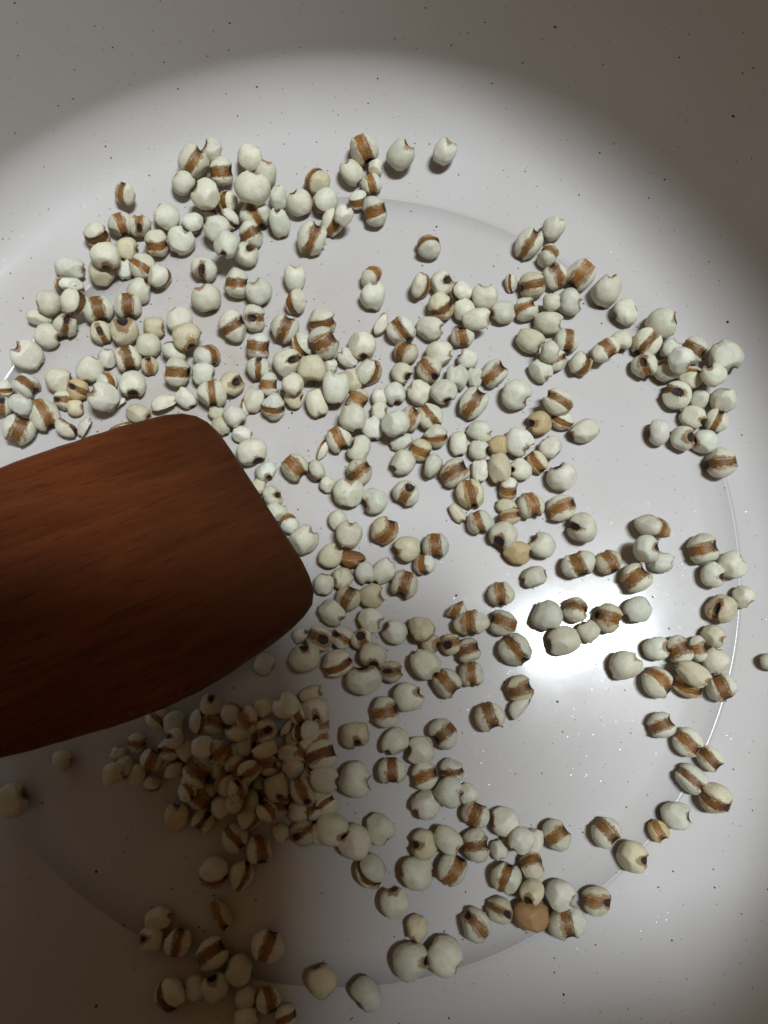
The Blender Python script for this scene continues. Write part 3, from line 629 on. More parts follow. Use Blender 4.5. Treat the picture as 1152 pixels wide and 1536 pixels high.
(19.298,3.419,2.57,6.937,5.91,5.437,0.778,0.134,0.031,-0.613,7,'c',"cream seed with brown stripe upright, right middle heap"),
(4.944,3.627,2.753,6.169,5.912,5.439,0.779,0.266,-0.365,0.435,15,'n',"pale seed with dark pit facing up, middle of the pan"),
(45.484,18.238,2.264,7.6,5.241,4.822,0.032,-0.172,0.98,0.097,6,'n',"pale seed with dark tip at its left, right middle heap"),
(30.364,15.663,2.826,6.792,6.531,6.008,-0.137,0.929,-0.326,0.112,10,'w',"white seed with dark tip at its lower right, right middle heap"),
(37.809,14.367,2.362,5.475,5.475,5.037,-0.155,0.888,-0.433,0.017,6,'w',"white seed, smooth side up, right middle heap"),
(39.706,7.44,2.876,6.718,6.459,5.943,-0.105,0.507,0.805,0.29,15,'w',"white seed with dark tip at its upper left, right middle heap"),
(32.533,1.009,2.537,6.402,5.89,5.419,0.789,0.029,0.092,-0.607,12,'n',"pale seed with brown stripe upright, right middle heap"),
(39.632,0.356,2.617,7.42,5.885,5.414,0.97,0.011,-0.154,0.188,6,'n',"pale seed with brown stripe rising rightward, right middle heap, the right one"),
(-17.601,-6.686,2.736,6.843,6.336,5.829,-0.119,0.928,0.35,0.054,13,'n',"pale seed, smooth side up, along spatula right edge, the left one"),
(-7.684,-5.917,3.863,6.344,5.837,5.37,-0.133,0.757,0.636,0.077,2,'n',"pale seed, smooth side up, along spatula right edge, the right one"),
(-11.728,-10.418,2.184,6.05,5.042,4.639,-0.104,0.913,0.391,0.051,12,'c',"cream seed, smooth side up, along spatula right edge"),
(-7.729,-19.559,2.347,5.974,5.476,5.038,0.849,-0.006,-0.051,0.526,5,'c',"cream seed with brown stripe rising rightward, by spatula lower corner"),
(-2.569,-19.203,2.384,5.728,5.479,5.041,-0.157,0.977,0.082,0.12,4,'c',"cream seed with dark tip at its right, by spatula lower corner"),
(-0.048,-13.71,2.055,6.274,4.768,4.386,-0.016,0.884,0.463,0.06,0,'n',"pale seed, smooth side up, left of the glare"),
(0.073,-4.687,2.691,6.607,6.099,5.611,0.82,0.287,0.066,0.491,4,'c',"cream seed with brown stripe rising rightward, middle of the pan"),
(5.232,-8.874,2.519,6.064,5.811,5.346,-0.112,-0.094,0.979,0.143,14,'c',"cream seed with dark tip at its left, left of the glare"),
(11.32,-8.271,2.605,6.069,6.069,5.583,0.731,0.09,0.036,-0.676,4,'n',"pale seed with brown stripe upright, left of the glare, second from top"),
(4.45,-16.59,2.674,6.499,6.249,5.749,0.577,0.013,0.02,-0.817,11,'n',"pale seed with brown stripe upright, left of the glare, third from top"),
(20.993,-2.875,2.41,5.604,5.604,5.156,0.799,0.123,0.011,-0.588,17,'n',"pale seed with brown stripe upright, left of the glare, topmost"),
(25.215,-18.731,2.458,5.483,5.732,5.273,0.708,0.065,-0.045,-0.702,0,'n',"pale seed with brown stripe upright, left of the glare, fourth from top"),
(43.658,-4.276,3.117,6.065,6.357,7.12,-0.303,0.043,0.934,0.187,0,'n',"pale seed with dark pit facing up, near the white glare"),
(26.19,-5.964,2.853,5.708,6.342,6.342,-0.22,-0.439,0.836,-0.243,3,'n',"pale seed with dark pit facing up, left of the glare"),
(29.198,-9.685,2.222,6.561,5.047,4.643,-0.046,0.989,-0.068,0.124,16,'y',"amber seed, smooth side up, left of the glare"),
(34.697,-8.007,2.513,6.071,5.818,5.352,-0.06,0.295,0.944,0.133,4,'n',"pale seed with dark tip at its upper left, near the white glare"),
(32.642,-15.05,2.049,5.761,4.759,4.378,0.07,-0.156,0.985,-0.034,13,'n',"pale seed, smooth side up, near the white glare, topmost"),
(42.247,-12.618,2.898,6.284,7.792,6.071,0.817,0.134,-0.063,-0.557,6,'n',"big pale seed with brown stripe upright, near the white glare"),
(48.931,-12.063,2.475,6.037,5.785,5.323,0.858,0.006,-0.006,-0.514,6,'c',"cream seed with brown stripe falling rightward, near the white glare"),
(34.954,-23.426,2.886,6.685,6.685,6.15,-0.108,0.777,-0.609,0.119,0,'n',"pale seed, smooth side up, near the white glare, third from top"),
(41.317,-22.2,2.465,5.456,5.704,5.248,0.97,-0.168,-0.084,-0.155,8,'n',"pale seed with brown stripe level, near the white glare, the right one"),
(47.697,-23.77,2.76,6.434,6.434,5.919,0.129,-0.051,-0.073,0.988,6,'c',"cream seed with brown stripe level, near the white glare, the right one"),
(43.883,-26.554,2.139,5.176,4.93,4.535,0.131,0.5,0.842,0.155,9,'n',"pale seed, smooth side up, near the white glare, fourth from top"),
(25.464,-25.035,2.336,6.422,5.434,5,0.17,-0.057,0.026,0.983,16,'n',"pale seed with brown stripe level, near the white glare, the left one"),
(27.91,-30.679,2.735,7.107,6.371,5.862,0.895,0.057,-0.068,-0.437,7,'n',"pale seed with brown stripe falling rightward, near the white glare"),
(38.292,-28.696,2.651,7.372,6.144,5.652,0.077,-0.13,0.986,-0.068,10,'n',"pale seed, smooth side up, near the white glare, fifth from top"),
(58.93,-4.096,3.447,5.342,7.632,7.632,0.78,0.319,0.007,0.539,8,'n',"pale seed with brown groove on its lower right side, near the white glare"),
(56.218,-9.531,6.185,5.811,6.064,5.579,-0.089,0.919,0.043,0.382,17,'n',"pale seed with dark tip at its right, near the white glare"),
(54.624,-15.283,2.842,6.762,6.511,5.99,0.929,-0.063,-0.2,0.304,4,'n',"pale seed with brown stripe rising rightward, near the white glare"),
(54.613,-22.074,2.392,6.697,5.457,5.02,0.146,-0.292,0.939,-0.107,1,'n',"pale seed, smooth side up, near the white glare, second from top"),
(69.626,-8.954,2.966,6.822,6.822,6.276,0.97,0.06,-0.209,0.109,11,'n',"pale seed with brown stripe level, by the bright ring"),
(71.329,-14.509,2.519,5.515,5.515,5.074,-0.143,0.855,-0.09,0.491,14,'n',"pale seed with dark pit facing up, by the bright ring"),
(75.687,-12.583,2.675,6.536,6.033,5.55,-0.06,0.943,0.246,0.217,16,'n',"pale seed, smooth side up, by the bright ring, the upper one"),
(72.515,-21.99,2.754,5.582,6.202,6.202,-0.334,-0.158,0.774,-0.514,13,'c',"cream seed with dark pit facing up, by the bright ring"),
(70.368,-27.737,2.256,5.414,4.921,4.528,-0.059,0.922,-0.211,0.32,17,'c',"cream seed with dark tip at its lower right, by the bright ring"),
(57.99,-30.431,2.391,5.883,5.148,4.736,0.02,0.952,0.048,0.302,4,'n',"pale seed with dark tip at its right, by the bright ring"),
(62.635,-30.671,2.547,5.636,6.126,5.445,0.961,-0.018,-0.185,0.205,16,'n',"pale seed with brown stripe rising rightward, by the bright ring"),
(70.292,-32.979,2.316,5.862,5.373,4.944,0.063,0.759,0.637,0.118,0,'n',"pale seed, smooth side up, by the bright ring, the lower one"),
(50.79,-33.796,2.718,7.075,6.099,5.611,0.018,0.946,0.252,0.201,14,'n',"pale seed, smooth side up, near the white glare, lowest"),
(57.526,-37.343,2.75,7.282,6.311,5.806,0.894,-0.143,-0.06,-0.42,5,'n',"big pale seed with brown stripe falling rightward, by the bright ring"),
(63.67,-35.567,6.44,7.301,4.624,4.254,-0.055,0.952,-0.236,0.185,0,'c',"cream seed, smooth side up, by the bright ring"),
(70.959,-38.479,2.732,6.058,6.301,5.797,0.811,0.114,-0.173,-0.547,5,'n',"pale seed with brown stripe upright, by the bright ring"),
(57.746,-46.015,2.394,5.753,5.513,5.072,0.966,-0.057,-0.163,0.19,4,'n',"pale seed with brown stripe rising rightward, lower right ring"),
(62.843,-49.443,2.44,6.678,5.486,5.047,0.915,0.035,-0.185,-0.357,15,'n',"pale seed with brown stripe falling rightward, lower right ring, topmost"),
(67.044,-52.627,2.366,5.698,4.748,4.368,0.898,0.038,-0.197,-0.392,3,'n',"pale seed with brown stripe falling rightward, lower right ring, second from top"),
(62.977,-56.632,2.446,6.844,5.428,4.994,0.921,0.012,-0.193,-0.339,17,'n',"pale seed with brown stripe falling rightward, lower right ring, lowest"),
(66.654,-60.14,4.173,7.041,6.102,5.614,0.899,0.183,-0.344,-0.201,1,'c',"big cream seed with brown stripe falling rightward, lower right ring"),
(59.061,-63.623,2.747,6.306,5.372,4.942,0.026,0.939,0.017,0.342,10,'n',"pale seed with dark tip at its right, lower right ring"),
(44.738,-66.796,2.598,5.812,6.044,5.56,0.899,-0.097,-0.126,-0.409,16,'n',"pale seed with brown stripe falling rightward, bottom right row"),
(49.661,-71.291,2.937,6.695,6.003,5.522,0.071,0.886,-0.082,0.45,17,'c',"cream seed with dark pit facing up, lower right ring"),
(34.751,-67.318,2.6,5.807,6.039,5.556,0.95,-0.116,-0.075,0.28,15,'n',"pale seed with brown stripe rising rightward, bottom right row, topmost"),
(24.573,-64.823,2.497,6.062,5.829,5.363,0.025,0.017,0.998,-0.051,3,'w',"white seed, smooth side up, bottom right row, the upper one"),
(27.304,-67.732,5.352,5.335,4.639,4.268,0.135,0.897,0.418,0.044,7,'n',"pale seed, smooth side up, bottom right row"),
(24.382,-75.021,2.728,5.969,6.428,5.766,0.817,-0.2,-0.043,0.539,8,'n',"pale seed with brown stripe rising rightward, bottom right row, lowest"),
(29.487,-73.031,2.485,5.297,5.527,5.085,0.906,-0.412,-0.097,0.031,1,'s',"brown stained seed with brown stripe level, bottom right row, the left one"),
(28.841,-77.077,5.457,5.487,4.573,4.207,-0.233,-0.428,0.781,-0.391,3,'c',"cream seed with dark pit facing up, bottom right row, the right one"),
(34.828,-78.497,2.601,6.395,5.938,5.463,0.018,0.969,-0.164,0.183,16,'w',"white seed, smooth side up, bottom right row, the lower one"),
(41.928,-79.522,2.528,5.701,5.473,5.035,0.958,-0.123,-0.258,-0.035,14,'s',"brown stained seed with brown stripe level, bottom right row, the right one"),
(28.921,-82.062,2.763,6.132,7.041,5.924,0.107,0.744,0.656,-0.068,17,'o',"big orange brown seed, smooth side up, bottom right row"),
(22.665,-81.147,2.454,5.914,4.777,4.395,0.896,-0.169,-0.38,-0.155,0,'c',"cream seed with dark pit facing up, bottom right row, the left one"),
(35.818,-83.22,2.887,6.348,7.708,6.132,0.758,-0.036,-0.169,-0.629,2,'n',"big pale seed with brown stripe upright, bottom right row"),
(2.416,-49.229,2.348,6.203,5.249,4.829,-0.027,-0.5,0.824,-0.265,14,'n',"pale seed with dark tip at its lower left, lower middle cluster, the upper one"),
(7.566,-51.087,2.47,5.949,5.711,5.254,-0.107,-0.017,0.987,-0.118,10,'n',"pale seed with dark tip at its left, lower middle cluster"),
(12.433,-47.668,2.583,5.739,6.457,5.544,-0.325,0.015,0.056,0.944,16,'n',"pale seed with brown stripe rising rightward, lower middle cluster, the upper one"),
(1.595,-55.002,2.531,5.678,5.914,5.441,0.717,-0.035,-0.041,-0.695,16,'n',"pale seed with brown stripe upright, lower middle cluster"),
(8.652,-55.986,2.429,6.142,5.67,5.216,0.984,-0.06,-0.017,0.167,6,'n',"pale seed with brown stripe level, lower middle cluster, the left one"),
(14.164,-54.936,2.135,5.206,4.969,4.571,0.992,0.1,-0.029,0.073,8,'n',"pale seed with brown stripe level, lower middle cluster, the right one"),
(13.156,-58.76,5.013,6.114,6.114,5.625,0.181,0.94,-0.203,0.204,14,'n',"pale seed with dark tip at its right, lower middle cluster"),
(8.686,-61.536,2.569,6.56,5.857,5.389,-0.039,-0.321,0.918,-0.229,17,'n',"pale seed with dark tip at its lower left, lower middle cluster, the lower one"),
(18.577,-63.464,2.423,5.607,5.607,5.159,0.832,-0.163,-0.048,0.528,15,'n',"pale seed with brown stripe rising rightward, lower middle cluster, the lower one"),
(28.466,-38.708,2.398,6.056,5.572,5.126,0.98,0.059,-0.072,0.179,16,'c',"cream seed with brown stripe level, near the white glare, the left one"),
(29.174,-42.671,2.083,6.263,4.818,4.432,0.032,0.962,0.258,0.081,19,'f',"broken white piece of seed, smooth side up, near the white glare"),
(21.947,-44.219,2.678,6.249,6.249,5.749,0.826,0.021,-0.067,-0.559,16,'n',"pale seed with brown stripe falling rightward, lower middle cluster"),
(-20.156,-42.026,5.067,5.545,5.545,5.101,-0.065,0.405,0.905,0.109,17,'n',"pale seed, smooth side up, shaded heap under spatula, the upper one"),
(-24.257,-47.099,4.714,4.199,4.786,4.546,0.871,0.076,-0.461,0.15,6,'n',"pale seed with dark pit facing up, shaded heap under spatula, the left one"),
(-16.149,-47.434,2.78,5.502,5.98,5.98,0.602,-0.229,-0.241,0.726,4,'n',"pale seed with brown groove on its left side, shaded heap under spatula"),
(-5.803,-47.893,2.512,5.498,6.454,5.311,0.221,0.719,-0.589,0.296,13,'c',"cream seed with dark pit facing up, shaded heap under spatula"),
(-12.405,-51.557,8.225,6.415,5.94,5.465,0.978,-0.114,0.033,0.173,3,'n',"pale seed with brown stripe level, shaded heap under spatula"),
(-11.805,-55.936,9.232,6.135,5.191,4.776,0.103,0.991,-0.071,-0.037,12,'n',"pale seed, smooth side up, shaded heap under spatula, the lower one"),
(-5.933,-56.549,3.147,7.08,7.316,6.731,0.089,0.986,-0.084,0.115,14,'n',"big pale seed with dark tip at its right, shaded lower centre"),
(-21.342,-57.68,6.045,5.887,5.181,4.766,0.16,0.809,-0.511,0.242,13,'c',"cream seed with dark tip at its bottom, shaded heap under spatula"),
(-16.104,-58.584,7.112,6.583,4.702,4.326,0.832,-0.174,-0.139,-0.509,6,'c',"cream seed with brown stripe falling rightward, shaded heap under spatula"),
(-14.289,-43.439,2.631,5.414,6.015,6.015,0.306,0.693,-0.576,0.308,8,'n',"pale seed with dark pit facing up, shaded heap under spatula, the right one"),
(-13.665,-28.223,2.545,5.09,5.164,6.148,0.873,-0.075,-0.45,-0.172,4,'n',"pale seed with dark pit facing up, by spatula lower corner, topmost"),
(-16.72,-32.421,2.949,6.6,6.6,6.072,-0.352,0.612,0.692,0.151,14,'n',"pale seed with dark pit facing up, by spatula lower corner, lowest"),
(-9.808,-33.444,2.457,7.079,5.614,5.165,0.939,0.246,0.081,0.226,12,'n',"pale seed with brown stripe rising rightward, by spatula lower corner"),
(-4.247,-36.775,2.96,6.559,7.288,6.336,-0.119,0.648,0.74,0.135,15,'w',"big white seed with dark tip at its top, by spatula lower corner"),
(-2.403,-31.832,2.597,5.872,5.872,5.402,0.245,0.691,-0.645,0.215,5,'n',"pale seed with dark pit facing up, by spatula lower corner, second from top"),
(-11.049,-22.655,2.236,6.444,5.205,4.788,0.046,0.935,-0.35,0.034,13,'n',"pale seed with dark tip at its lower right, by spatula lower corner"),
(-2.911,-24.317,2.238,5.934,5.192,4.777,-0.008,0.982,-0.166,0.085,16,'w',"white seed with dark tip at its right, by spatula lower corner"),
(0.231,-43.436,2.702,6.015,6.496,5.811,0.991,-0.018,0.002,0.134,12,'n',"pale seed with brown stripe level, just below centre"),
(2.377,-26.914,2.24,5.666,5.174,4.76,-0.066,0.248,0.957,0.134,10,'w',"white seed with dark tip at its upper left, just below centre"),
(1.41,-35.052,2.265,4.603,4.871,5.358,-0.027,0.457,0.005,0.889,13,'s',"brown stained seed with dark pit facing up, just below centre"),
(7.938,-26.487,2.866,6.163,6.163,6.163,-0.156,0.093,-0.661,0.728,6,'c',"cream seed with brown groove on its bottom side, just below centre"),
(8.658,-33.58,3.245,7.077,5.857,5.389,0.001,0.915,-0.404,0.009,2,'n',"pale seed, smooth side up, just below centre"),
(17.841,-30.777,2.316,5.635,5.39,4.959,0.98,-0.066,-0.072,0.172,11,'n',"pale seed with brown stripe rising rightward, just below centre"),
(18.547,-24.941,2.643,5.682,7.659,5.489,0.733,0.126,-0.069,-0.665,0,'n',"pale seed with brown stripe upright, left of the glare, lowest"),
(13.21,-37.456,2.494,6.31,5.825,5.359,0.917,0.017,-0.037,-0.398,10,'n',"pale seed with brown stripe falling rightward, just below centre"),
(18.422,-35.741,2.292,5.596,5.352,4.924,0.741,0.043,-0.038,-0.669,17,'n',"pale seed with brown stripe upright, just below centre"),
(4.878,-40.287,2.89,7.251,6.284,5.782,-0.014,0.95,0.156,0.271,14,'n',"big pale seed with dark tip at its right, just below centre"),
(-16.187,-66.847,2.316,5.347,5.114,4.705,-0.223,0.317,0.136,0.912,0,'c',"cream seed with brown stripe rising rightward, shaded lower centre"),
(-10.564,-66.144,2.737,7.446,6.282,5.78,0.036,0.962,-0.246,0.115,12,'n',"big pale seed with dark tip at its lower right, shaded lower centre"),
(-5.725,-68.612,2.907,6.954,6.722,6.185,-0.148,0.294,0.944,-0.019,10,'n',"big pale seed with dark tip at its upper left, shaded lower centre"),
(-0.942,-66.203,2.407,6.748,5.584,5.138,0.088,0.906,-0.412,0.03,16,'n',"pale seed, smooth side up, shaded lower centre"),
(-2.475,-73.97,2.866,6.898,6.553,5.749,0.875,0.326,-0.191,-0.303,9,'n',"pale seed with brown groove on its lower left side, shaded lower centre"),
(2.065,-79.847,2.442,6.154,5.698,5.242,-0.045,0.658,0.751,0.02,16,'n',"pale seed with dark tip at its top, half shaded bottom edge"),
(8.122,-69.102,2.52,5.56,5.792,5.328,-0.318,0.026,0.946,-0.06,2,'c',"cream seed with dark pit facing up, lower middle cluster"),
(12.715,-68.01,3.891,6.727,4.871,4.481,0.119,0.937,-0.309,0.107,3,'n',"pale seed, smooth side up, lower middle cluster"),
(6.503,-74.322,2.664,6.665,6.206,5.709,-0.031,0.012,0.996,-0.086,7,'n',"big pale seed, smooth side up, shaded lower centre"),
(13.603,-73.626,2.574,6.672,5.982,5.504,0.878,0.022,0.091,0.469,3,'n',"pale seed with brown stripe rising rightward, bottom right row, second from top"),
(18.37,-69.29,2.62,5.79,6.485,5.593,0.993,-0.099,-0.051,0.049,2,'n',"pale seed with brown stripe level, bottom right row"),
(6.43,-84.676,1.966,4.978,4.526,4.164,-0.065,-0.582,0.8,-0.129,8,'c',"cream seed, smooth side up, half shaded bottom edge, the right one"),
(5.363,-90.04,3.038,7.402,6.954,6.397,0.037,0.981,0.059,0.18,8,'n',"big pale seed with dark tip at its right, half shaded bottom edge"),
(11.731,-89.162,3.05,7.861,6.963,6.406,0.111,0.954,-0.248,0.127,1,'n',"big pale seed, smooth side up, half shaded bottom edge"),
(-3.441,-95.889,2.816,5.78,6.446,5.583,-0.133,-0.436,0.823,-0.339,5,'n',"pale seed with dark tip at its lower left, half shaded bottom edge"),
(17.971,-83.692,2.623,6.571,6.117,5.628,0.392,0.057,0.04,0.917,8,'n',"big pale seed with brown stripe falling rightward, bottom right row"),
(-36.232,-41.882,2.126,4.341,4.823,4.823,-0.323,0.693,0.594,0.25,8,'c',"cream seed with dark pit facing up, dim heap below spatula, the upper one"),
(-36.144,-49.955,8.463,4.525,4.525,4.163,0.085,0.99,0.015,-0.114,4,'n',"pale seed, smooth side up, dim heap below spatula"),
(-37.88,-55.076,2.85,6.623,6.623,6.093,0.94,-0.087,0.092,-0.317,16,'n',"big pale seed with brown stripe falling rightward, dim heap below spatula"),
(-54.291,-55.383,5.874,4.49,4.726,4.337,0.156,0.974,0.007,-0.164,8,'c',"cream seed, smooth side up, dark lower left"),
(-75.621,-60.848,2.921,6.567,6.801,6.257,0.045,0.961,0.24,-0.13,2,'c',"big cream seed with dark tip at its upper right, dark lower left"),
(-42.068,-63.935,2.13,5.837,4.903,4.511,-0.14,0.711,0.689,-0.006,2,'c',"cream seed with dark tip at its top, dim heap below spatula"),
(-36.647,-64.806,1.971,4.897,4.431,4.076,0.865,0.144,-0.17,0.45,7,'c',"cream seed with dark pit facing up, dim heap below spatula, the lower one"),
(-30.133,-67.896,2.297,5.802,5.338,4.911,0.914,-0.12,0.049,-0.384,2,'n',"pale seed with brown stripe falling rightward, dim heap below spatula"),
(-25.13,-70.195,2.24,6.014,5.089,4.682,0.735,-0.242,0.095,-0.627,3,'n',"pale seed with brown stripe upright, dim bottom left pile, topmost"),
(-33.944,-74.398,2.778,5.975,5.975,5.975,0.928,0.354,0.116,-0.009,14,'n',"pale seed with brown groove on its bottom side, dim bottom left pile"),
(-28.509,-74.946,2.169,5.971,4.823,4.437,0.786,0.148,0.268,0.537,0,'n',"pale seed with brown stripe upright, dim bottom left pile, second from top"),
(-32.267,-82.186,1.589,6.361,3.635,3.344,0.875,0.044,-0.094,-0.472,10,'y',"amber seed with brown stripe falling rightward, dim bottom left pile"),
(-44.605,-82.837,1.771,5.674,4.085,3.758,0.19,0.979,0.078,-0.004,17,'n',"pale seed with dark tip at its right, dim bottom left pile"),
(-45.621,-86.569,2.26,4.963,4.963,4.566,-0.459,0.064,0.868,-0.177,13,'n',"pale seed with dark pit facing up, dim bottom left pile, the left one"),
(-40.252,-86.737,2.356,5.638,5.413,4.98,0.76,-0.037,0.183,0.622,8,'n',"pale seed with brown stripe upright, dim bottom left pile, third from top"),
(-33.464,-88.829,2.567,6.294,5.844,5.377,0.935,-0.193,0.115,0.274,4,'n',"pale seed with brown stripe rising rightward, dim bottom left pile"),
(-28.182,-91.826,2.333,6.042,5.37,4.941,0.184,0.977,-0.08,-0.071,1,'n',"pale seed, smooth side up, dim bottom left pile"),
(-32.432,-94.696,2.945,6.013,5.122,4.712,-0.306,0.56,0.769,0.027,16,'n',"pale seed with dark pit facing up, dim bottom left pile, the right one"),
(-40.846,-95.441,4.05,6.224,5.913,5.335,0.869,0.212,-0.176,-0.411,3,'n',"pale seed with brown groove on its lower left side, dim bottom left pile"),
(-22.663,-87.485,2.735,6.532,6.307,5.802,0.813,-0.084,0.14,0.559,1,'n',"big pale seed with brown stripe upright, dim bottom left pile"),
(-22.114,-96.939,2.757,5.104,4.883,4.492,0.785,-0.243,-0.003,-0.57,5,'n',"pale seed with brown stripe upright, dim bottom left pile, lowest"),
(-11.949,-93.572,2.538,6.248,5.801,5.337,0.02,0.503,0.836,-0.219,9,'c',"cream seed, smooth side up, half shaded bottom edge, the left one"),
]
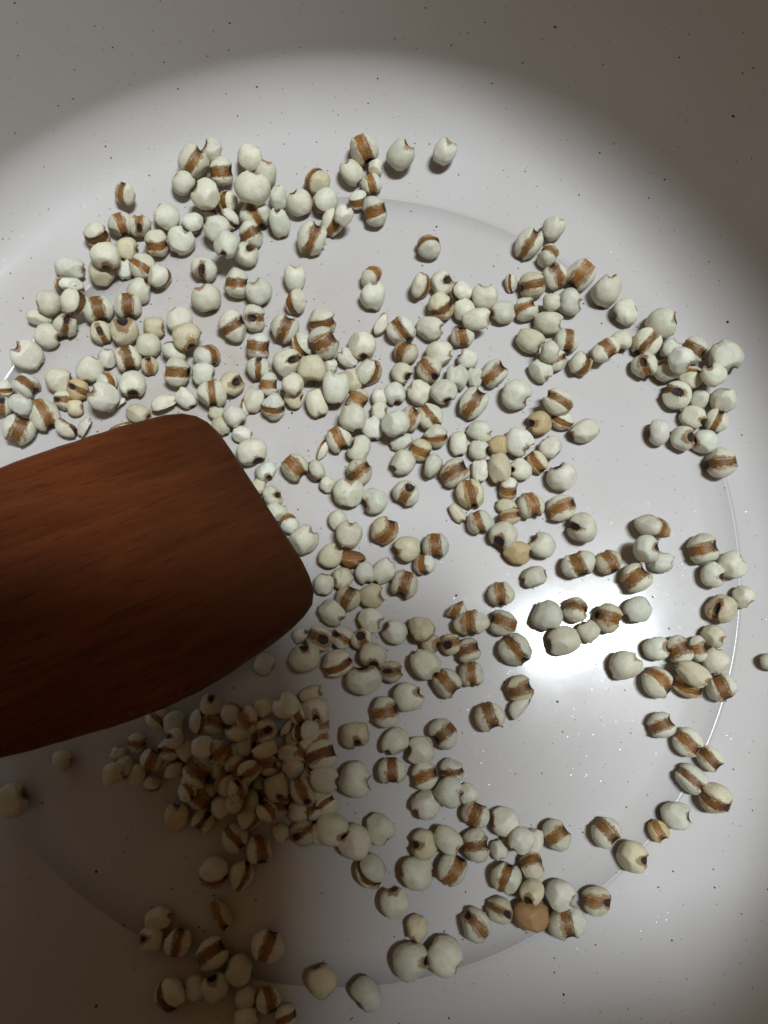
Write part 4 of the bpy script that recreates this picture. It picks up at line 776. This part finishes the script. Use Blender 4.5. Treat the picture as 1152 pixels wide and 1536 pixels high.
SMALL = [
(-61.949,76.739,6.64,5.671,5.387,3.828,0.762,0.04,-0.324,0.559,10,'n'),
(-41.43,87.78,8.015,4.894,5.47,4.728,-0.345,0.153,0.88,0.289,3,'n'),
(-38.144,77.417,2.958,5.939,5.642,4.525,0.694,0.012,-0.413,0.589,6,'n'),
(-42.993,74.618,1.903,4.224,3.942,3.627,0.994,-0.014,0.108,0.034,1,'n'),
(-37.693,72.921,2.137,5.34,4.497,4.137,0.823,0.453,0.111,-0.325,13,'n'),
(-46.613,71.464,2.482,5.613,5.332,5.051,0.656,0.745,0.115,-0.022,7,'n'),
(-59.099,70.04,3.689,4.921,5.608,5.328,0.747,-0.264,-0.113,-0.6,13,'n'),
(-28.999,83.68,4.341,7.42,5.137,4.726,-0.293,0.721,0.61,0.146,1,'n'),
(-25.88,78.895,2.197,5.946,4.247,3.908,-0.283,0.63,0.707,0.151,7,'n'),
(-12.483,71.785,2.681,7.02,5.616,5.167,0.759,0.391,-0.046,0.518,4,'n'),
(-9.626,71,6.458,5.066,4.503,4.143,-0.306,0.808,0.491,0.107,17,'n'),
(-2.106,86.213,3.693,4.005,4.005,3.685,-0.286,0.958,0.004,-0.004,17,'n'),
(-3.061,81.969,2.888,5.688,5.119,4.71,0.752,0.245,0.199,-0.58,5,'n'),
(-6.334,78.117,2.201,5.092,4.809,4.424,0.848,0.519,0.008,0.106,3,'n'),
(30.573,56.125,1.577,4.677,3.026,2.784,0.668,-0.042,-0.402,0.625,13,'n'),
(39.041,49.075,5.094,4.51,4.1,3.772,-0.197,0.974,-0,0.111,11,'n'),
(67.078,38.329,2.597,5.382,4.844,4.457,-0.112,0.851,0.447,0.253,9,'n'),
(-74.676,58.638,3.739,7.464,4.976,4.578,-0.216,0.97,-0.008,-0.111,3,'n'),
(-74.709,54.618,3.372,3.574,6.461,6.461,0.731,-0.082,-0.384,0.558,13,'w'),
(-81.135,46.479,2.433,6.798,3.535,3.252,-0.273,0.937,-0.031,-0.217,15,'n'),
(-66.632,42.765,2.171,4.627,4.871,5.412,0.358,0.689,-0.363,0.516,17,'c'),
(-64.64,36.424,1.88,5.367,4.025,3.703,-0.257,0.678,0.688,0.034,15,'w'),
(-62.477,59.422,1.949,4.974,4.145,3.813,-0.322,0.628,0.707,0.05,2,'w'),
(-54.108,44.138,2.267,5.422,5.151,4.738,-0.297,0.955,-0.002,-0.015,11,'c'),
(-48.731,37.698,2.748,6.454,6.131,4.303,0.841,-0.479,0.251,-0.025,3,'n'),
(-54.562,34.436,1.959,4.818,3.747,3.447,0.59,0.372,-0.165,0.697,1,'c'),
(-19.005,39.498,2.499,6.199,5.39,4.959,0.77,0.43,0.004,-0.472,2,'n'),
(-2.974,57.16,2.524,4.962,5.513,5.513,0.895,-0.117,0.269,-0.335,5,'n'),
(-1.363,45.375,2.079,5.972,5.674,3.258,0.834,-0.128,-0.314,0.436,21,'f'),
(-12.493,34.571,1.658,3.747,3.747,3.447,-0.326,0.944,-0.013,-0.037,13,'n'),
(-8.61,36.376,1.985,5.635,4.025,3.703,-0.186,0.373,0.883,0.218,17,'w'),
(18.241,53.268,2.423,5.211,5.211,5.211,0.617,0.585,-0.152,-0.503,7,'w'),
(18.925,48.397,2.334,5.997,5.179,4.765,-0.23,0.79,-0.56,-0.095,5,'n'),
(19.561,36.308,2.134,5.367,4.83,4.444,-0.024,0.233,0.927,0.293,9,'n'),
(4.122,32.505,2.254,5.341,5.074,4.668,-0.056,0.909,-0.312,0.271,4,'n'),
(21.036,31.755,1.75,5.067,3.734,3.435,-0.028,0.715,0.651,0.253,17,'n'),
(37.9,36.198,5.591,4.839,5.108,4.675,-0.332,0.937,-0.04,0.103,1,'n'),
(40.202,35.637,2.015,5.094,4.557,4.193,0.96,0.104,-0.171,0.195,14,'n'),
(40.724,21.142,1.989,6.05,4.472,4.114,0.253,-0.108,-0.341,0.899,12,'n'),
(55.517,40.717,2.248,5.128,5.128,4.718,-0.271,0.687,-0.673,-0.034,12,'n'),
(72.553,26.312,2.251,5.297,4.238,3.899,-0.043,0.873,0.403,0.271,6,'n'),
(-70.413,28.282,2.433,5.312,5.046,4.642,0.155,0.538,-0.2,0.804,0,'y'),
(-64.023,30.308,2.17,4.793,4.793,4.409,0.767,-0.194,0.414,-0.45,4,'w'),
(-61.494,24.835,1.157,5.284,2.642,2.431,-0.217,0.917,0.32,-0.103,18,'f'),
(-87.82,28.948,1.81,3.986,3.986,3.667,0.881,0.413,0.232,0.02,0,'w'),
(-87.522,24.241,2.349,5.283,4.755,4.375,0.62,0.511,-0.187,0.565,2,'n'),
(-73.755,25.939,2.163,4.765,4.765,4.384,-0.07,0.441,-0.168,0.879,8,'n'),
(-71.084,24.207,1.733,3.961,3.961,3.644,-0.182,0.963,0.07,-0.184,11,'c'),
(-68.208,19.58,1.485,5.249,3.412,3.139,-0.168,0.851,0.496,-0.044,21,'f'),
(-60.232,19.74,1.411,5.775,3.15,2.898,0.964,-0.109,0.065,0.232,18,'f'),
(-56.327,22.691,1.807,6.325,4.217,3.88,-0.057,0.984,-0.17,0.02,15,'c'),
(-45.649,26.267,2.02,5.826,4.237,3.898,-0.191,0.874,-0.419,-0.158,9,'w'),
(-38.423,22.929,1.53,4.218,3.427,3.153,-0.156,0.966,-0.154,-0.137,2,'c'),
(-32.363,24.56,1.518,5.019,3.17,2.916,0.74,-0.035,-0.259,0.62,18,'f'),
(-29.985,25.9,2.26,6.354,4.765,4.384,-0.201,0.754,0.611,0.138,10,'n'),
(-37.183,19.606,1.788,4.725,3.937,3.622,-0.25,0.831,-0.49,-0.087,8,'c'),
(-32.303,17.781,1.658,5.237,3.797,3.493,-0.157,0.983,-0.071,-0.062,15,'w'),
(-26.641,29.777,2.126,4.523,5.587,4.369,0.978,0.196,0.076,0.008,16,'w'),
(-20.787,26.297,1.945,4.767,4.502,4.142,-0.081,0.99,-0.034,0.11,16,'c'),
(-7.261,30.936,1.988,5.862,4.263,3.922,-0.094,0.776,-0.597,-0.179,17,'c'),
(-6.179,25.628,2.262,5.028,6.087,4.857,0.967,0.025,0.102,-0.233,16,'s'),
(-1.071,23.329,1.903,4.221,4.748,4.077,-0.075,0.997,0.002,-0.003,2,'n'),
(-1.077,26.916,1.759,4.505,3.975,3.657,-0.148,0.742,0.643,0.119,8,'w'),
(-14.331,14.405,1.428,5.213,3.128,2.877,0.85,-0.046,-0.166,0.497,20,'f'),
(-12.662,5.997,1.559,3.866,3.608,3.32,-0.138,0.869,0.475,0.027,17,'w'),
(-26.54,8.825,2.103,4.658,4.917,4.5,0.092,0.838,-0.512,0.164,7,'w'),
(-28.108,5.452,1.666,3.863,3.863,3.554,-0.034,0.928,-0.34,-0.145,6,'c'),
(-24.836,3.011,2.162,4.391,4.878,4.878,-0.152,0.915,0.075,0.367,7,'n'),
(2.433,27.569,2.173,5.571,5.041,4.637,-0.109,0.781,-0.615,-0.016,12,'w'),
(6.091,21.291,2.317,6.052,5.263,4.842,0.857,0.143,-0.102,0.485,11,'n'),
(4.175,16.065,1.618,5.747,3.657,3.365,-0.229,0.956,0.183,0.027,8,'n'),
(8.299,13.898,2.184,5.732,4.95,4.554,0.934,0.306,-0.024,-0.184,15,'c'),
(16.915,15.574,1.902,6.005,4.178,3.843,-0.122,0.732,-0.664,-0.096,11,'n'),
(21.391,13.932,2.077,4.95,4.69,4.315,-0.143,0.961,-0.072,0.227,11,'n'),
(25.965,15.003,2.027,5.218,4.696,4.321,-0.088,0.993,0.021,0.083,2,'y'),
(21.593,9.057,1.749,5.435,3.882,3.572,-0.187,0.696,-0.694,-0.01,7,'w'),
(34.618,11.114,1.855,6.229,4.153,3.821,0.831,0.309,-0.095,-0.454,15,'c'),
(30.839,9.313,2.212,5.697,4.92,4.527,-0.209,-0.043,0.967,0.136,0,'n'),
(27.792,4.787,2.232,4.376,5.405,4.227,0.928,0.359,-0.087,-0.042,11,'w'),
(27.244,0.842,1.642,5.119,3.583,3.297,-0.047,0.963,-0.201,0.175,2,'c'),
(27.658,-1.918,3.755,5.103,3.572,3.287,0.989,-0.055,-0.108,0.079,3,'c'),
(-23.748,-0.281,2.093,4.601,4.857,4.445,-0.217,0.847,0.483,0.046,15,'n'),
(-20.948,-3.067,2.134,4.838,4.596,4.584,0.925,-0.344,-0.028,0.157,5,'w'),
(-10.156,-2.256,1.882,4.843,4.333,3.987,-0.146,0.843,-0.516,-0.04,10,'n'),
(-6.996,-11.083,1.735,5.792,4.029,3.707,0.99,0.078,0.031,-0.115,14,'b'),
(-4.173,-14.046,1.846,5.518,4.264,3.923,0.009,0.784,-0.612,-0.101,12,'n'),
(-8.999,-15.292,2.036,5.008,4.757,4.377,-0.006,-0.203,0.978,0.041,2,'c'),
(-12.977,-16.493,1.935,5.249,4.499,4.139,-0.082,0.753,0.653,0.007,5,'n'),
(8.863,-12.248,2.1,5.029,4.778,4.395,0.737,0.257,-0.119,-0.614,15,'w'),
(16.365,-0.719,1.239,5.363,2.809,2.585,-0.145,0.879,-0.454,0.005,4,'c'),
(15.347,-21.679,2.011,4.467,5.708,4.315,0.79,0.01,-0.068,0.61,19,'f'),
(60.598,-11.642,2.143,5.788,4.782,4.399,-0.138,0.974,-0.018,0.176,13,'n'),
(77.66,-19.288,2.075,4.98,4.731,4.353,-0.172,0.881,-0.396,0.195,16,'n'),
(81.285,-33.131,3.601,4.152,3.907,3.595,-0.058,0.97,0.047,0.231,4,'n'),
(67.063,-30.408,1.883,4.167,5.638,4.026,0.976,0.002,-0.197,0.096,16,'n'),
(64.187,-38.026,2.284,6.79,4.85,4.462,0.933,0.257,-0.221,-0.124,4,'c'),
(55.576,-66.636,1.745,4.651,3.954,3.637,0.844,0.011,-0.184,-0.504,16,'y'),
(23.18,-70.341,1.519,4.163,3.47,3.192,-0.029,0.803,-0.572,0.164,17,'n'),
(24.879,-68.975,1.026,4.173,2.318,2.133,0.227,0.813,0.53,0.082,1,'c'),
(30.162,-68.407,1.804,5.799,4.175,3.841,0.136,0.853,0.502,0.037,6,'w'),
(17.175,-59.627,1.725,4.7,3.995,3.675,0.009,0.876,-0.474,0.092,16,'n'),
(-24.659,-42.503,3.925,4.577,4.096,3.768,0.012,0.997,-0.003,-0.077,8,'c'),
(-20.85,-46.404,1.36,4.313,3.115,2.866,0.852,-0.197,-0.045,0.483,21,'f'),
(-23.798,-50.615,6.863,5.712,3.094,2.846,-0.022,0.983,0.161,-0.089,10,'c'),
(-19.496,-51.458,4.508,5.468,3.566,3.281,0.034,0.979,-0.012,0.201,2,'n'),
(-18.406,-54.148,4.494,4.499,4.026,3.704,0.045,0.942,0.326,-0.066,7,'n'),
(-21.752,-61.589,2.213,5.155,5.155,4.742,0.991,-0.079,0.06,-0.09,2,'s'),
(-11.823,-61.629,1.943,5.389,4.452,4.096,0.922,-0.204,0.007,0.328,9,'n'),
(-25.644,-58.061,1.346,4.005,3.062,2.817,-0.112,0.815,0.54,-0.179,3,'n'),
(-23.425,-53.785,4.908,4.265,4.265,3.923,0.989,-0.128,0.073,0.004,4,'n'),
(-17.467,-62.926,1.808,4.677,4.209,3.873,0.066,0.996,-0.001,-0.053,11,'n'),
(-15.409,-39.741,1.463,5.564,3.387,3.116,-0.027,0.985,0.161,-0.052,4,'c'),
(-8.955,-28.079,2.096,4.919,4.673,4.299,0.238,0.283,-0.086,0.925,7,'n'),
(-4.8,-28.307,1.976,4.204,4.917,4.426,0.486,0.435,-0.298,0.697,3,'n'),
(-17.943,-27.571,1.471,3.938,3.199,2.944,-0.093,0.943,0.241,0.21,7,'n'),
(-25.279,-33.663,1.988,4.88,4.636,4.265,-0.023,0.985,-0.158,0.058,5,'n'),
(9.969,-29.242,1.94,4.42,4.42,4.066,0.067,0.948,-0.15,0.273,11,'c'),
(14.223,-29.369,2.127,4.309,4.665,4.91,-0.158,0.412,0.062,0.895,10,'c'),
(-20.886,-66.992,1.517,3.952,3.487,3.208,0.205,0.863,-0.458,-0.066,14,'n'),
(-43.665,-45.693,2.162,4.797,5.276,4.633,0.048,0.99,0.024,-0.132,4,'n'),
(-38.654,-45.258,1.919,5.28,4.32,3.974,0.68,0.23,0.258,0.646,13,'n'),
(-30.13,-46.114,2.627,5.752,6.711,5.557,-0.345,0.077,0.935,-0.02,12,'n'),
(-31.885,-52.09,2.266,4.99,5.94,4.82,0.759,-0.096,0.046,-0.642,17,'n'),
(-29.72,-56.421,2.403,6.374,6.056,4.25,0.826,-0.357,-0.063,0.431,15,'c'),
(-47.82,-52.985,2.045,4.509,4.983,4.355,0.809,0.045,0.144,0.568,10,'n'),
(-43.751,-54.527,1.894,4.735,4.262,3.921,0.892,-0.297,0.038,0.339,2,'n'),
(-47.62,-57.703,1.616,3.771,3.582,3.064,0.867,0.472,0.157,-0.022,8,'n'),
(-35.859,-59.035,1.326,3.528,3.058,2.813,0.167,0.746,-0.64,-0.081,1,'n'),
(-50.876,-55.945,1.835,4.253,4.253,3.913,0.037,0.987,0.04,-0.154,5,'n'),
(-55.072,-51.935,1.538,3.565,3.565,3.28,-0.074,0.704,0.693,-0.136,13,'n'),
(-51.375,-49.603,1.758,4.054,4.054,3.73,0.98,0.124,0.157,0.005,2,'n'),
(-66.677,-53.222,1.851,4.27,4.27,3.928,0.039,0.98,-0.037,-0.192,0,'c'),
(-32.606,-61.936,2.022,5.152,4.684,4.309,-0.033,0.994,0.009,-0.102,8,'n'),
(-26.931,-63.684,2.37,5.839,5.547,4.204,0.747,0.293,0.329,0.499,8,'c'),
(-36.33,-94.769,2.739,4.231,4.231,3.893,0.232,0.967,-0.02,-0.103,7,'n'),
(-26.661,-96.582,2.485,4.664,3.998,3.678,0.257,0.963,-0.018,-0.076,5,'n'),
(-26.157,-99.732,3.368,4.859,3.976,3.658,0.313,0.945,0.055,-0.078,8,'n'),
(-18.597,-99.513,2.96,4.862,3.978,3.66,0.976,-0.015,0.121,0.183,6,'w'),
(-39.42,-58.827,4.622,4.024,3.824,3.518,0.833,-0.249,0.149,-0.471,9,'n'),
(-31.669,-57.239,5.867,4.933,4.686,4.08,0.746,-0.467,-0.142,0.453,16,'s'),
(-15.397,-53.528,2.052,4.489,4.906,4.337,0.109,0.875,-0.299,0.365,6,'n'),
(-28.872,-50.967,1.982,4.439,4.256,4.256,-0.14,0.198,-0.49,0.837,9,'n'),
(-13.155,-67.126,2.059,4.7,4.465,4,0.687,-0.536,0.248,-0.423,14,'c'),
(-17.861,-43.852,1.853,4.092,4.725,3.953,0.523,-0.045,-0.088,0.847,16,'n'),
(-34.15,-54.524,1.944,4.248,4.178,4.178,0.813,-0.568,0.126,-0.015,5,'c'),
(-28.139,-44.118,6.224,4.575,4.677,4.303,0.447,0,-0.083,0.891,8,'s'),
(-40.859,-51.301,1.814,4.677,4.197,3.861,-0.108,0.361,0.92,-0.105,11,'n'),
(-42.748,-48.633,4.508,4.285,4.082,3.756,-0.496,0.169,0.851,-0.033,0,'n'),
(-26.734,-48.851,2.111,5.112,3.959,3.642,0.638,-0.356,-0.231,-0.643,8,'s'),
(-29.716,-53.869,5.703,4.946,4.365,4.016,-0.357,0.163,-0.133,0.91,1,'s'),
(-31.136,-43.469,5.676,4.272,4.448,4.448,0.713,-0.51,0.314,-0.365,0,'s'),
(-13.3,-45.972,1.829,4.068,4.808,3.93,-0.037,0.042,0.024,0.998,0,'s'),
(-33.773,-51.078,5.484,4.397,4.592,4.225,-0.224,0.149,-0.136,0.954,16,'c'),
(-21.689,-53.127,2.059,4.695,4.335,3.988,0.295,0.47,0.107,0.825,17,'c'),
(-53.784,-54.318,2.28,4.979,4.901,4.901,0.401,-0.097,-0.38,0.828,6,'c'),
(-14.401,-62.588,1.923,4.526,4.213,3.876,0.89,-0.059,-0.344,0.292,16,'n'),
(-39.382,-57.132,1.866,4.709,4.246,3.907,0.781,-0.242,0.152,-0.556,15,'n'),
(-44.462,-50.924,1.964,5.137,4.5,4.14,-0.058,0.136,0.032,0.989,7,'n'),
(-26.788,-54.494,7.974,5.044,4.119,3.79,-0.273,0.141,-0.123,0.943,14,'s'),
(-13.946,-58.698,2.082,4.107,4.661,4.661,0.786,-0.295,-0.475,0.265,3,'c'),
(-28.965,-57.962,7.351,4.958,4.159,3.827,0.548,0.455,0.016,0.702,13,'n'),
(-18.593,-49.363,1.753,4.304,4.079,3.753,-0.097,-0.59,0.8,0.045,15,'c'),
(-35.391,-46.126,1.77,5.043,3.971,3.653,0.131,0.136,0.27,0.944,17,'c'),
(-26.24,-60.503,2.094,4.242,4.651,4.651,0.734,-0.596,-0.219,-0.241,12,'n'),
(-23.33,-62.326,5.427,4.749,3.957,3.64,0.387,0.129,0.309,0.859,16,'n'),
(-29.588,-60.867,4.604,4.962,4.714,3.924,-0.45,0.412,-0.412,0.676,9,'s'),
(-15.859,-50.97,4.759,4.601,4.662,4.289,0.935,0.168,-0.039,-0.31,6,'n'),
(-47.241,-44.794,1.85,5.106,4.263,3.922,0.914,-0.074,0.123,-0.378,7,'n'),
(-37.657,-60.387,2.003,4.467,4.656,4.283,0.322,0.085,0.102,0.937,10,'s'),
(-13.502,-48.722,1.757,4.556,4.057,3.733,-0.406,0.117,-0.129,0.897,6,'n'),
(-19.86,-56.574,1.985,5.002,4.614,4.245,0.104,0.986,-0.115,-0.058,4,'n'),
(-26.604,-45.649,2.066,4.799,4.691,4.315,0.26,0.136,0.268,0.918,12,'n'),
(-37.125,-53.127,1.818,3.994,4.184,3.85,-0.353,0.179,-0.143,0.907,11,'c'),
(-14.236,-55.355,4.925,4.223,4.914,4.08,-0.313,0.581,0.735,0.156,1,'s'),
]
GROUP = 'roasted seeds strewn over the pan'
rs = random.Random(5)
for (x, y, z, l, w, h, q0, q1, q2, q3, var, tone, label) in SEEDS:
    root = empty('coix_seed', Vector((x, y, z)) * MM)
    root.rotation_mode = 'QUATERNION'; root.rotation_quaternion = (q0, q1, q2, q3)
    tag(root, label, 'seed', GROUP)
    col = tint_for(tone, rs)
    for nm, me in zip(('kernel', 'crease', 'hilum'), VARIANTS[var]):
        p = bpy.data.objects.new(nm, me); C.objects.link(p); p.parent = root
        p.scale = (l * MM, w * MM, h * MM); p.color = col

# the smaller or half-buried rest of the seeds: one object
vs, fs, ps, st, tc, lc, eg = [], [], [], [], [], [], []
for (x, y, z, l, w, h, q0, q1, q2, q3, var, tone) in SMALL:
    R = Quaternion((q0, q1, q2, q3)); col = tint_for(tone, rs); o = len(vs); d = GRIDS[var]; P = Vector((x, y, z))
    for p, s in zip(d[0], d[3]):
        vs.append((P + R @ Vector((p.x * l, p.y * w, p.z * h))) * MM); st.append(s); tc.extend(col); lc.extend(p)
    eg.extend(d[4])
    for f, pt in zip(d[1], d[2]): fs.append(tuple(o + v for v in f)); ps.append(pt)
me = bpy.data.meshes.new('half_buried_seeds'); me.from_pydata(vs, [], fs); me.update()
me.polygons.foreach_set('use_smooth', [True] * len(fs)); me.polygons.foreach_set('material_index', ps)
a = me.attributes.new('stain', 'FLOAT', 'POINT'); a.data.foreach_set('value', st)
a = me.attributes.new('edge', 'FLOAT', 'POINT'); a.data.foreach_set('value', eg)
a = me.attributes.new('tint', 'FLOAT_COLOR', 'POINT'); a.data.foreach_set('color', tc)
a = me.attributes.new('local', 'FLOAT_VECTOR', 'POINT'); a.data.foreach_set('vector', lc)
for mt in (M_KERNEL_STUFF, M_CREASE, M_HILUM): me.materials.append(mt)
rest = mesh_obj('half_buried_seeds', me); rest['kind'] = 'stuff'
tag(rest, 'smaller and half hidden pale seeds lying between the larger ones', 'seeds')

# crumbs of bran and starch dust shed by the roasting: nobody could count them
def build_crumbs():
    r2 = random.Random(11); vs, fs, mi = [], [], []
    spots = [(s[0], s[1]) for s in SEEDS]
    for k in range(420):
        sx, sy = r2.choice(spots)
        x = sx + r2.gauss(0, 4.5); y = sy + r2.gauss(0, 4.5)
        if r2.random() < 0.35: x, y = r2.gauss(-38, 16), r2.gauss(34, 14)
        d = math.hypot(x - PAN_C.x, y - PAN_C.y) - PAN_R
        if d > 4: continue
        z0 = zprof(d) + 0.02; a = r2.uniform(0, 6.3); l = r2.uniform(0.10, 0.34); w = l * r2.uniform(0.35, 0.9); h = w * r2.uniform(0.3, 0.8)
        o = len(vs)
        for (dx, dy, dz) in ((l, 0, 0.2), (0.2 * l, w, 0.1), (-l, 0.3 * w, 0.15), (-0.1 * l, -w, 0.1), (0.1 * l, 0.1 * w, 1.0)):
            vs.append(((x + dx * math.cos(a) - dy * math.sin(a)) * MM, (y + dx * math.sin(a) + dy * math.cos(a)) * MM, (z0 + dz * h) * MM))
        for i in range(4): fs.append((o + i, o + (i + 1) % 4, o + 4)); mi.append(0 if k % 3 else 1)
    me = bpy.data.meshes.new('bran_crumbs'); me.from_pydata(vs, [], fs); me.update()
    me.polygons.foreach_set('material_index', mi)
    for nm, c in (('bran', (0.15, 0.065, 0.02, 1)), ('starch', (0.62, 0.55, 0.42, 1))):
        m, nt, b = new_mat(nm)
        n = N(nt, 'ShaderNodeTexNoise', Scale=900.0); tcn = N(nt, 'ShaderNodeTexCoord'); nt.links.new(tcn.outputs['Object'], n.inputs['Vector'])
        nt.links.new(mix_col(nt, n.outputs['Fac'], tuple(t * 0.5 for t in c[:3]), c), b.inputs['Base Color']); b.inputs['Roughness'].default_value = 0.7
        me.materials.append(m)
    o = mesh_obj('bran_crumbs', me); o['kind'] = 'stuff'
    tag(o, 'tiny brown and pale crumbs scattered between the seeds', 'crumbs')
build_crumbs()

# ------------------------------------------------------------------ a phone in a hand held high over the pan; its soft shadow dims the lower left and the lower edge
HELD = Vector((25.8, -30.6, 255.0)) * MM
def build_phone():
    root = empty('phone', HELD)
    tag(root, 'black phone held high over the pan, known by its soft shadow', 'phone')
    mb, nt, b = new_mat('black_glass'); b.inputs['Base Color'].default_value = (0.015, 0.015, 0.017, 1); b.inputs['Roughness'].default_value = 0.25
    def slab(name, x0, x1, y0, y1, z0, z1, r):
        bm = bmesh.new(); pts = []
        for cx, cy, a0 in ((x1 - r, y1 - r, 0), (x0 + r, y1 - r, 90), (x0 + r, y0 + r, 180), (x1 - r, y0 + r, 270)):
            for k in range(7):
                a = math.radians(a0 + 15 * k); pts.append((cx + r * math.cos(a), cy + r * math.sin(a)))
        rows = [[bm.verts.new((px * MM, py * MM, z * MM)) for px, py in pts] for z in (z0, z1)]
        for i in range(len(pts)):
            j = (i + 1) % len(pts); bm.faces.new((rows[0][i], rows[0][j], rows[1][j], rows[1][i]))
        bm.faces.new(rows[1]); bm.faces.new(list(reversed(rows[0])))
        bmesh.ops.recalc_face_normals(bm, faces=bm.faces)
        bmesh.ops.bevel(bm, geom=[e for e in bm.edges if abs(e.verts[0].co.z - e.verts[1].co.z) < 1e-7], offset=0.0012, segments=2, affect='EDGES')
        me = bpy.data.meshes.new(name); bm.to_mesh(me); bm.free(); me.materials.append(mb)
        return mesh_obj(name, me, root)
    slab('phone_body', -58, 53, -145, 29, 1.5, 10.0, 9)
    slab('camera_bump', 8, 30, -20, 12, 0.2, 1.4, 6)
build_phone()

# the hand and forearm that hold it, coming in from the right: their shadow dims the lower edge
def build_hand():
    me = bpy.data.meshes.new('person')
    V, E, Rr = [], [], []
    def chain(pts, start=None):
        prev = start
        for x, y, z, r in pts:
            V.append(HELD + Vector((x, y, z)) * MM); Rr.append(r * MM); i = len(V) - 1
            if prev is not None: E.append((prev, i))
            prev = i
        return prev
    chain([(330, -82, 40, 50), (220, -70, 26, 46), (150, -60, 16, 39), (120, -59, 12, 35)])
    palm = chain([(92, -62, 10, 36), (66, -68, 8, 31)], 3)
    for k, (y0, r, l) in enumerate(((-58, 9.0, 46), (-75, 9.5, 50), (-92, 9.0, 47), (-108, 8.0, 38))):   # fingers behind the phone
        chain([(58, y0, 2, r), (50, y0, -9, r), (50 - l * 0.55, y0 + 1, -9.5, r * 0.92), (50 - l, y0 + 2, -7, r * 0.8)], palm)
    chain([(62, -62, 24, 11), (46, -42, 21, 10), (28, -34, 19, 9)], palm)                                 # thumb over the screen
    me.from_pydata(V, E, []); me.update()
    o = mesh_obj('person', me)
    sk = o.modifiers.new('skin', 'SKIN'); sv = me.skin_vertices[0].data
    for v, r in zip(sv, Rr): v.radius = (r, r)
    sv[0].use_root = True
    sb = o.modifiers.new('smooth', 'SUBSURF'); sb.levels = 2; sb.render_levels = 2
    m, nt, b = new_mat('skin'); n = N(nt, 'ShaderNodeTexNoise', Scale=120.0)
    tcn = N(nt, 'ShaderNodeTexCoord'); nt.links.new(tcn.outputs['Object'], n.inputs['Vector'])
    nt.links.new(mix_col(nt, n.outputs['Fac'], (0.42, 0.24, 0.16), (0.55, 0.33, 0.23)), b.inputs['Base Color']); b.inputs['Roughness'].default_value = 0.5
    me.materials.append(m)
    tag(o, 'bare hand and forearm holding the black phone above the pan', 'person')
build_hand()
